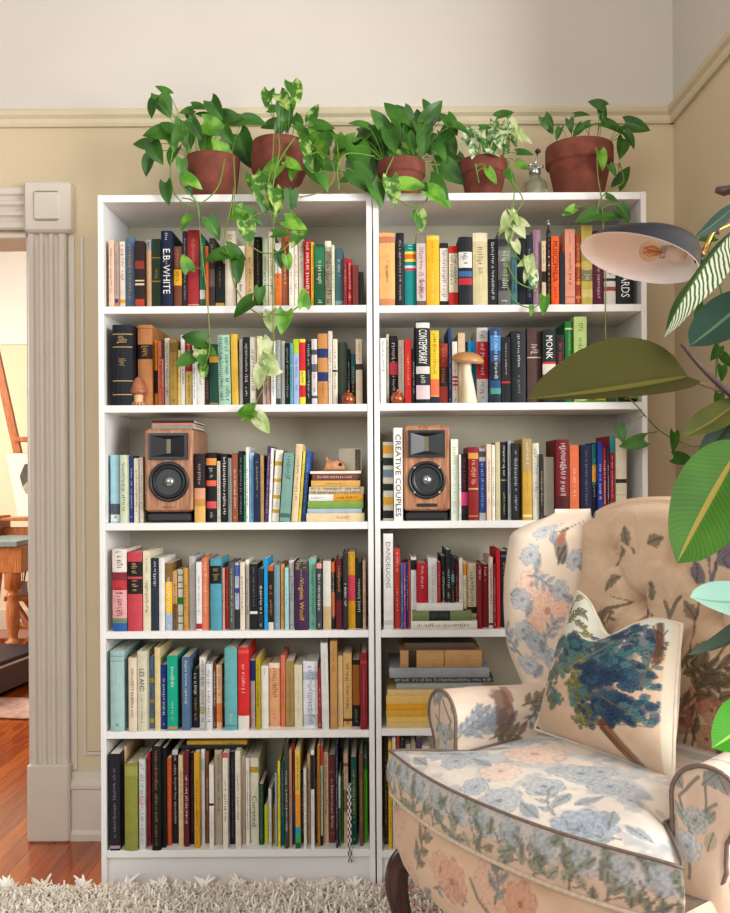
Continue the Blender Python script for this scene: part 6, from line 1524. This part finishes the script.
# wings
def make_wing(sgn):
    def bf(z):
        t = (z - .62) / .46
        return .275 - .038 * math.sin(PI * max(0, min(1, t)) ** 1.1) + .15 * smooth(.86, 1.03, t) ** 1.8
    Z0, Z1 = .60, 1.085
    def fn(u, v):
        z = Z0 + (Z1 - Z0) * v; f = bf(z); bk = .505; r = .034 * (1 - smooth(.86, 1.0, v) ** 1.6 * .92)
        # u walks: inner rear -> inner front -> round the front edge -> outer front -> outer rear
        if u < .40: t = u / .40; y = bk + (f + r - bk) * t; x = -r
        elif u < .60: a = PI * (u - .40) / .20; y = f + r - r * math.sin(a); x = -r * math.cos(a)
        else: t = (u - .60) / .40; y = f + r + (bk - f - r) * t; x = r
        flare = .045 * (1 - smooth(f, .50, y)) * smooth(.0, .35, v); puff = .008 * math.sin(PI * min(1, max(0, (y - f) / (bk - f)))) * (1 if x < 0 else .3)
        zz = z
        if v > .93: zz = z - .0
        return Vector((sgn * (.318 + x + flare - puff), y, zz))
    def paint(uv, pts):
        c = Cloth(uv, 'd9cbb9', 'd9c4ae', 40 + sgn, (40, 10)); h = lambda x, y: hit(uv, pts, x, y); rg = random.Random(44 + sgn)
        if sgn < 0:
            scatter(c, uv, rg, 6, 'l', (.03, .05))
            c.flower(*h(548, 612), .07, .3, ('dca890', 'e8c8b4', 'ac7862'), 9); c.flower(*h(532, 585), .045, .9, ('e0b8a4', 'ecd4c4', 'b08474'), 8); c.bird(*h(562, 545), .10, 1)
            for x, y in ((530, 555), (524, 630), (540, 650), (530, 665), (560, 590), (535, 640), (522, 600), (545, 530), (552, 660), (575, 560)): c.flower(*h(x, y), .03, rg.uniform(0, 6), BLUE, 7); c.leaf(*h(x + 8, y + 8), .05, .024, rg.uniform(0, 6), '8f969c', '5c6670')
            for x, y in ((528, 575), (545, 645), (522, 655), (560, 640)): c.spray(*h(x, y), .07, rg.uniform(0, 6), 6, '97a0a8', '667080', '6a6460', .03)
        else: scatter(c, uv, rg, 40, 'sflp')
        return c.c
    o = sheet('wing', fn, 150, 130, chair, m_cl, paint)
    # close the crown of the wing
    def cap(u, v):
        p = fn(u if False else .0 + u * .5, 1.0); q = fn(1.0 - u * .5, 1.0); r = p.lerp(q, v); r.z += .010 * math.sin(PI * v); return r
    sheet('wing_top', cap, 60, 12, o, m_cl, lambda uv, pts: Cloth(uv, 'e2d2c4', 'e0c6b4', 47, (40, 10)).c)
    return o
make_wing(-1); make_wing(1)
# buttoned back
BTN = [(-.19, .99), (.0, 1.0), (.19, .99), (-.10, .875), (.10, .875), (-.20, .765), (.0, .76), (.20, .765)]
def ztop(x): return 1.135 - .05 * (abs(x) / .3) ** 4
def backf(u, v):
    x = (2 * u - 1) * .292; zt_ = ztop(x); z = .50 + (zt_ - .50) * v; y = .40 + (z - .55) * .085
    pu = .030 * (1 - (2 * u - 1) ** 6) * max(0, math.sin(PI * min(1, v * 1.02))) ** .5
    for bx, bz in BTN:
        d2 = ((x - bx) ** 2 + (z - bz) ** 2); pu -= .030 * math.exp(-d2 / .0009)
    for (ax, az), (cx, cz) in (((-.19, .99), (-.10, .875)), ((0, 1.0), (-.10, .875)), ((0, 1.0), (.10, .875)), ((.19, .99), (.10, .875)), ((-.10, .875), (-.20, .765)), ((-.10, .875), (0, .76)), ((.10, .875), (0, .76)), ((.10, .875), (.20, .765))):
        ex, ez = cx - ax, cz - az; t = min(1, max(0, ((x - ax) * ex + (z - az) * ez) / (ex * ex + ez * ez))); d = math.hypot(x - ax - t * ex, z - az - t * ez); pu -= .011 * math.exp(-(d / .011) ** 2)
    y += .05 * smooth(.90, 1.0, v) ** 2
    return Vector((x, y - pu, z - .012 * smooth(.93, 1.0, v)))
def p_back(uv, pts):
    c = Cloth(uv, 'cdae90', 'dabfa2', 50, (16, 60)); h = lambda x, y: hit(uv, pts, x, y); rg = random.Random(51)
    scatter(c, uv, rg, 10, 'ol', (.02, .03))
    O = ('776c58', '4a4236', '54483c')
    for x, y, r in ((620, 555, 1.2), (612, 580, .6), (625, 535, 1.8), (605, 610, 1.5), (672, 612, .2), (690, 610, 2.2), (600, 625, 2), (690, 545, 1), (668, 645, 2.4), (700, 650, 1), (650, 590, 2), (655, 540, .4)): c.leaf(*h(x, y), .055, .034, r, O[0], O[1], .85, .12)
    c.bird(*h(640, 630), .12, 1)
    for x, y in ((698, 572), (716, 565), (728, 555)): c.leaf(*h(x, y), .06, .05, 1.5, '6f6a78', '45424c', .9, .1)
    c.stem([h(700, 600), h(690, 640), h(700, 700), h(690, 760)], .004, '5a4436'); c.stem([h(730, 640), h(700, 690), h(680, 760)], .004, '5a4436')
    for x, y, r in ((705, 680, .5), (715, 720, 1.4), (695, 740, 2.0), (720, 690, 2.6), (690, 700, 1), (705, 755, .2)): c.spray(*h(x, y), .09, r, 6, '6a5a44', '40362a', '4a3a2e', .045); c.flower(*h(x - 8, y + 20), .035, r, ('b06a4c', 'c88a68', '7c4430'), 7, .7)
    return c.c
bk = sheet('backrest', backf, 200, 210, chair, m_cl, p_back)
def backr(u, v):
    x = (2 * u - 1) * .33; z = .30 + (ztop(x * .88) - .012 - .30) * v; return Vector((-x, .515 + .02 * v, z))
sheet('outside_back', backr, 60, 60, chair, m_cl, lambda uv, pts: (lambda c: (scatter(c, uv, random.Random(61), 40, 'sflp'), c.c)[1])(Cloth(uv, 'd9b497', 'e2c4ab', 55, (16, 60))))
b = MB(); k = 40; f_ = [backf(i / k, 1) for i in range(k + 1)]; r_ = [backr(1 - i / k, 1) for i in range(k + 1)]
sheet('top_border', lambda u, v: f_[int(round(u * k))].lerp(r_[int(round(u * k))], v) + Vector((0, 0, .008 * math.sin(PI * v))), k, 10, bk, m_cl, lambda uv, pts: Cloth(uv, 'd9b497', 'e2c4ab', 56).c)
for bx, bz in BTN:
    b = MB(); v = (bz - .5) / (ztop(bx) - .5); p = backf((bx / .292 + 1) / 2, v); b.lathe([(.010, -.002), (.0095, .002), (.006, .005), (.0004, .006)], mat('peach_covered_button', 'cfa88c', .8, noise=.1), 14, frame(p, (0, -1, .08))); b.build('button', bk)
# legs
m_mah = wood('dark_mahogany', '2a1613', '4a2a22', .22, 2, 10)
for sx in (-1, 1):
    b = MB(); d = Vector((sx * .75, -.66, 0)); base = Vector((sx * .345, -.095, 0))
    path = spline([base + d * .0 + Vector((0, 0, .33)), base + d * .028 + Vector((0, 0, .29)), base + d * .035 + Vector((0, 0, .24)), base + d * .018 + Vector((0, 0, .16)), base + d * .002 + Vector((0, 0, .08)), base + d * .012 + Vector((0, 0, .04)), base + d * .036 + Vector((0, 0, .016)), base + d * .05 + Vector((0, 0, .012))], 6)
    rad = [.026, .028, .027, .022, .017, .014, .016, .010]; rr = [rad[min(7, i // 6)] * (1 - (i % 6) / 6) + rad[min(7, i // 6 + 1)] * (i % 6) / 6 for i in range(len(path))]
    b.tube(path, rr, m_mah, 16); b.build('front_leg', chair)
    b = MB(); b.tube([(sx * .29, .46, .31), (sx * .29, .47, .15), (sx * .295, .505, .004)], [.024, .021, .017], m_mah, 10); b.build('rear_leg', chair)
tag(chair, 'floral linen wingback armchair with buttoned back before the right bookcase', 'armchair')
# ------------------------------------------------------------------ tapestry cushion
def local(px, py, y_l, z=None):
    pass
def cpos(a, b_, z): return CH + UX * a + UY * b_ + Vector((0, 0, z))
C1, C2, C3, C4 = cpos(-.19, .30, .905), cpos(.135, .245, .872), cpos(.178, .150, .582), cpos(-.222, .185, .584)
ctrp = (C1 + C2 + C3 + C4) / 4; nrm = ((C3 - C4).cross(C1 - C4)).normalized()
if nrm.y > 0: nrm = -nrm
pil = empty('throw_pillow', (C3 + C4) / 2); po = Vector(pil.location)
Q1, Q2, Q3, Q4 = (235, 62), (628, 196), (597, 848), (58, 652)
def pface(side):
    def fn(u, v):
        p = C4.lerp(C3, u).lerp(C1.lerp(C2, u), v)
        a, b_ = 4 * u * (1 - u), 4 * v * (1 - v)
        # edges bow in a little between the corners; the top is pressed down in the middle
        c = (C1 + C2 + C3 + C4) / 4; pin = .035 * (a * (1 - b_) ** 3 * (0.6) + b_ * (1 - a) ** 3) ; p = p.lerp(c, pin)
        chop = .072 * math.exp(-((u - .42) / .22) ** 2) * v ** 3; p = p + (C4 - C1).normalized() * chop
        th = .086 * (a ** .6) * (b_ ** .6) * (1 - .30 * math.exp(-((u - .42) / .2) ** 2) * smooth(.5, 1, v))
        return p + nrm * side * (th + .001) - po
    return fn
def p_pil(uv, pts):
    # uv here: unit square over the face
    u, v = uv[:, 0], uv[:, 1]
    X = (Q4[0] * (1 - u) + Q3[0] * u) * (1 - v) + (Q1[0] * (1 - u) + Q2[0] * u) * v; Y = (Q4[1] * (1 - u) + Q3[1] * u) * (1 - v) + (Q1[1] * (1 - u) + Q2[1] * u) * v
    k = 1 / 1500.0; c = Cloth(np.stack([X * k, -Y * k], 1), 'cfae90', 'd8bca2', 70, (30, 30)); rg = random.Random(71)
    q = lambda x, y: (x * k, -y * k)
    # pale sky triangle at the upper left
    sky = np.clip((150 + (X - 170) * .62 + 85 - Y) / 40, 0, 1) * np.clip((X - 165) / 30, 0, 1) * np.clip((330 - Y) / 30, 0, 1); c.mix(sky, 'd2d6cc', .9)
    for x, y, r in ((240, 110, 1), (260, 150, .4), (220, 150, 2), (280, 190, .2), (300, 240, -.3), (200, 200, 2.2), (250, 215, 1.2), (320, 220, .5), (290, 270, .1), (170, 230, 2.2), (235, 180, 1.7), (350, 250, -.2)): c.spray(*q(x, y), 55 * k, r, 7, rg.choice(('6f6b34', '8a8440', '5a5a30')), '4a4824', '5a5030', 26 * k)
    for x, y, r in ((110, 340, 2.1), (130, 400, 1.2), (100, 420, 2.4), (85, 480, 1.9), (140, 290, 1.8), (95, 390, 2.6)): c.spray(*q(x, y), 60 * k, r, 7, '5c5434', '3c381f', '4a4028', 28 * k)
    # foliage in many overlapping tufts
    def tuft(x, y, R, pal, n=16):
        n = int(n * 1.5); c.blob(x * k, -y * k, R * .8 * k, R * .7 * k, rg.uniform(0, 3), pal[0][0], .75, .02, 3)
        for i in range(n):
            a, d = rg.uniform(0, 6.28), R * math.sqrt(rg.random()); s = R * rg.uniform(.16, .34); c.flower((x + d * math.cos(a)) * k, -(y + d * math.sin(a)) * k, s * k, rg.uniform(0, 6), rg.choice(pal), rg.choice((5, 6, 7)), .92)
    NV = (('1f3350', '3c5c74', '101e30'), ('27465e', '4f7688', '14263a'), ('1a2a44', '38587a', '0e1828')); TL = (('2f5f68', '5a8a8a', '1a3a44'), ('3a6a6c', '7a9c90', '244a50')); OL = (('6a6a34', '94904c', '424420'), ('4f5c3c', '7c8458', '30381f'))
    for x, y, R, pal, n in ((300, 310, 80, TL + NV, 22), (220, 330, 60, TL, 12), (400, 280, 80, NV + TL, 24), (500, 250, 60, NV, 16), (560, 300, 60, NV + TL, 16), (260, 420, 60, TL + OL, 14), (200, 460, 45, OL + TL, 12), (215, 540, 55, TL + OL, 14), (350, 400, 70, OL + TL, 16), (420, 420, 85, NV, 26), (490, 380, 80, TL + NV, 22), (540, 450, 70, NV + TL, 20), (430, 520, 90, NV, 28), (340, 540, 55, OL + TL, 14), (380, 610, 60, NV + OL, 16), (470, 610, 75, NV, 22), (540, 590, 60, NV + TL, 18), (330, 640, 35, OL, 9), (330, 480, 40, OL, 9)): tuft(x, y, R, pal, n)
    for pts in ([(560, 215), (580, 290), (600, 360), (570, 420)], [(600, 230), (585, 300)], [(560, 270), (470, 290), (420, 320)], [(450, 300), (380, 350), (300, 430)], [(430, 545), (500, 600), (540, 640)], [(580, 330), (545, 500)]): c.stem([q(*p) for p in pts], 3.4 * k, rg.choice(('9a7c50', '7a5a3c')), .85)
    c.stem([q(575, 205), q(590, 290), q(585, 380)], 14 * k, '5c3a26', .9)
    lowline = (Y > 655) ; c.stem([q(415, 655), q(450, 720), q(490, 790), q(505, 850)], 24 * k, '6a4226', .95); c.stem([q(425, 665), q(462, 730), q(500, 800)], 8 * k, '9a6a3c', .8); c.stem([q(405, 670), q(440, 740), q(478, 820)], 5 * k, '3c2414', .8)
    c.stem([q(335, 660), q(545, 658)], 3 * k, '3a2c26', .7); c.blob(*q(70, 655), 14 * k, 12 * k, 0, '2a2422'); c.blob(*q(55, 615), 8 * k, 8 * k, 0, '2a2422')
    c.mix(np.clip((X - 470 - (Y - 660) * .1) / 60, 0, 1) * np.clip((Y - 690) / 60, 0, 1), 'b89c84', .5)
    # plain cream border down the right-hand side
    bord = np.clip((u - .955) / .006, 0, 1); c.mix(bord, 'd9cdb8', .95)
    return c.c
pm = paint_mat('tapestry_cloth', .9, .1, 1400, .3)
uvq = lambda u, v: (u, v)
sheet('front_cover', pface(1), 190, 190, pil, pm, p_pil, uvq)
sheet('back_cover', pface(-1), 60, 60, pil, pm, lambda uv, pts: Cloth(uv * .4, 'd9cdb8', 'e2d8c6', 80).c, uvq)
f1 = pface(0); edge = [f1(i / 40, 1) for i in range(41)] + [f1(1, 1 - i / 40) for i in range(1, 41)] + [f1(1 - i / 40, 0) for i in range(1, 41)] + [f1(0, i / 40) for i in range(1, 41)]
b = MB(); b.tube(edge, .0042, mat('cream_pillow_piping', 'ddd2be', .8, noise=.1), 8, caps=False); b.build('piping', pil)
tag(pil, 'tapestry throw pillow with blue-green tree, propped on the armchair seat', 'pillow')
# ------------------------------------------------------------------ shag rug with tassels
def rug():
    x0, x1, y0, y1 = -1.75, .86, -1.9, -.035
    e = empty('shag_rug', ((x0 + x1) / 2, (y0 + y1) / 2, 0)); o = Vector(e.location); rg = random.Random(8)
    b = MB(); b.box(x0 - o.x, x1 - o.x, y0 - o.y, y1 - o.y, .001, .012, mat('cream_rug_backing', 'c9bda8', .95, noise=.15, scale=30)); b.build('backing', e)
    def ym(h): return mat('wool_' + h, h, .95, noise=.12, scale=50)
    cream = [ym(h) for h in ('f2ebe0', 'f8f2e8', 'e4dacb', 'ece2d4')]; peach = [ym(h) for h in ('d9b8a0', 'e0c4b0', 'cfa890', 'b8684c')]
    b = MB(); ctr = Vector((0, 0, 0))
    def strand(x, y, z, L, w, m, a, lean):
        d = Vector((math.cos(a), math.sin(a), 0)); s = Vector((-d.y, d.x, 0)) * w; P = Vector((x, y, z)) - o; pts = []
        for k in range(5):
            t = k / 4; c = P + d * (lean * L * t * (0.5 + .5 * t)) + Vector((0, 0, L * (t - .55 * t * t * lean))); ww = 1 - .45 * t; pts += [c - s * ww, c + s * ww]
        k0 = b.add(pts)
        for k in range(4): b.face((k0 + 2 * k, k0 + 2 * k + 1, k0 + 2 * k + 3, k0 + 2 * k + 2), m, True)
    def mcol(x, y):
        f = min(1, max(0, (x + .05) / .35)); 
        return rg.choice(peach if rg.random() < f * .8 and not (rg.random() < .2) else cream)
    for k in range(17000):
        x, y = rg.uniform(x0, x1), y1 - .28 * rg.random() ** 1.1
        strand(x, y, .010, rg.uniform(.022, .04), rg.uniform(.0022, .0042), mcol(x, y), rg.uniform(0, 6.28), rg.uniform(.3, 1.2))
    for k in range(14000):
        x, y = rg.uniform(x0, x1), rg.uniform(y0, y1 - .28)
        strand(x, y, .010, rg.uniform(.024, .042), rg.uniform(.004, .006), mcol(x, y), rg.uniform(0, 6.28), rg.uniform(.4, 1.2))
    p = b.build('wool_pile', e); p['kind'] = 'stuff'
    n = 24
    for i in range(n):
        x = x0 + .02 + (x1 - x0 - .04) * i / (n - 1) + rg.uniform(-.008, .008); b = MB(); m = rg.choice(cream); tilt = rg.uniform(-.5, .5)
        b.tube([Vector((x, y1 - .01, .010)) - o, Vector((x + tilt * .01, y1 + .008, .014)) - o], [.011, .010], m, 8); 
        for q in range(11):
            a = (q - 5) / 5 * .75 + tilt; L = rg.uniform(.036, .052); b0 = Vector((x + tilt * .01, y1 + .006, .013 + (q % 3) * .003)) - o; d = Vector((math.sin(a), math.cos(a) * .35, rg.uniform(.15, .7)))
            b.tube(bez(b0, b0 + d * L * .6 + Vector((0, 0, .006)), b0 + d * L, 4), [.0040, .0046, .0044, .0036, .0018], m, 5)
        b.build('tassel', e)
    tag(e, 'cream shag rug with knotted tassels on the wood floor', 'rug')
rug()
# ------------------------------------------------------------------ daylight and an added front fill
w = bpy.data.worlds.new('sky'); SC.world = w; w.use_nodes = True; bg = w.node_tree.nodes['Background']; bg.inputs[0].default_value = (.93, .98, 1.0, 1); bg.inputs[1].default_value = .22
def area(name, loc, target, sx, sy, power, col):
    l = bpy.data.lights.new(name, 'AREA'); l.shape = 'RECTANGLE'; l.size = sx; l.size_y = sy; l.energy = power; l.color = col
    o = bpy.data.objects.new(name, l); COL.objects.link(o); o.location = loc; o.rotation_euler = (Vector(target) - Vector(loc)).to_track_quat('-Z', 'Y').to_euler(); return o
area('window_daylight', (2.95, -2.35, 1.75), (-.2, .1, 1.0), 2.0, 2.0, 185, (.985, 1, .985))
area('front_fill', (-1.2, -4.0, 2.3), (0, .2, .9), 2.4, 2.0, 60, (.975, 1, .99))  # added fill lamp behind the camera, brightens the book spines; no window modelled
area('studio_window_daylight', (-3.9, 2.4, 2.0), (-1.5, 2.6, .6), 2.4, 2.0, 105, (1, .93, .82))
SC.view_settings.view_transform = 'Standard'; SC.view_settings.look = 'None'; SC.view_settings.gamma = 1.0; SC.view_settings.use_curve_mapping = False
SC.view_settings.exposure = 0.28
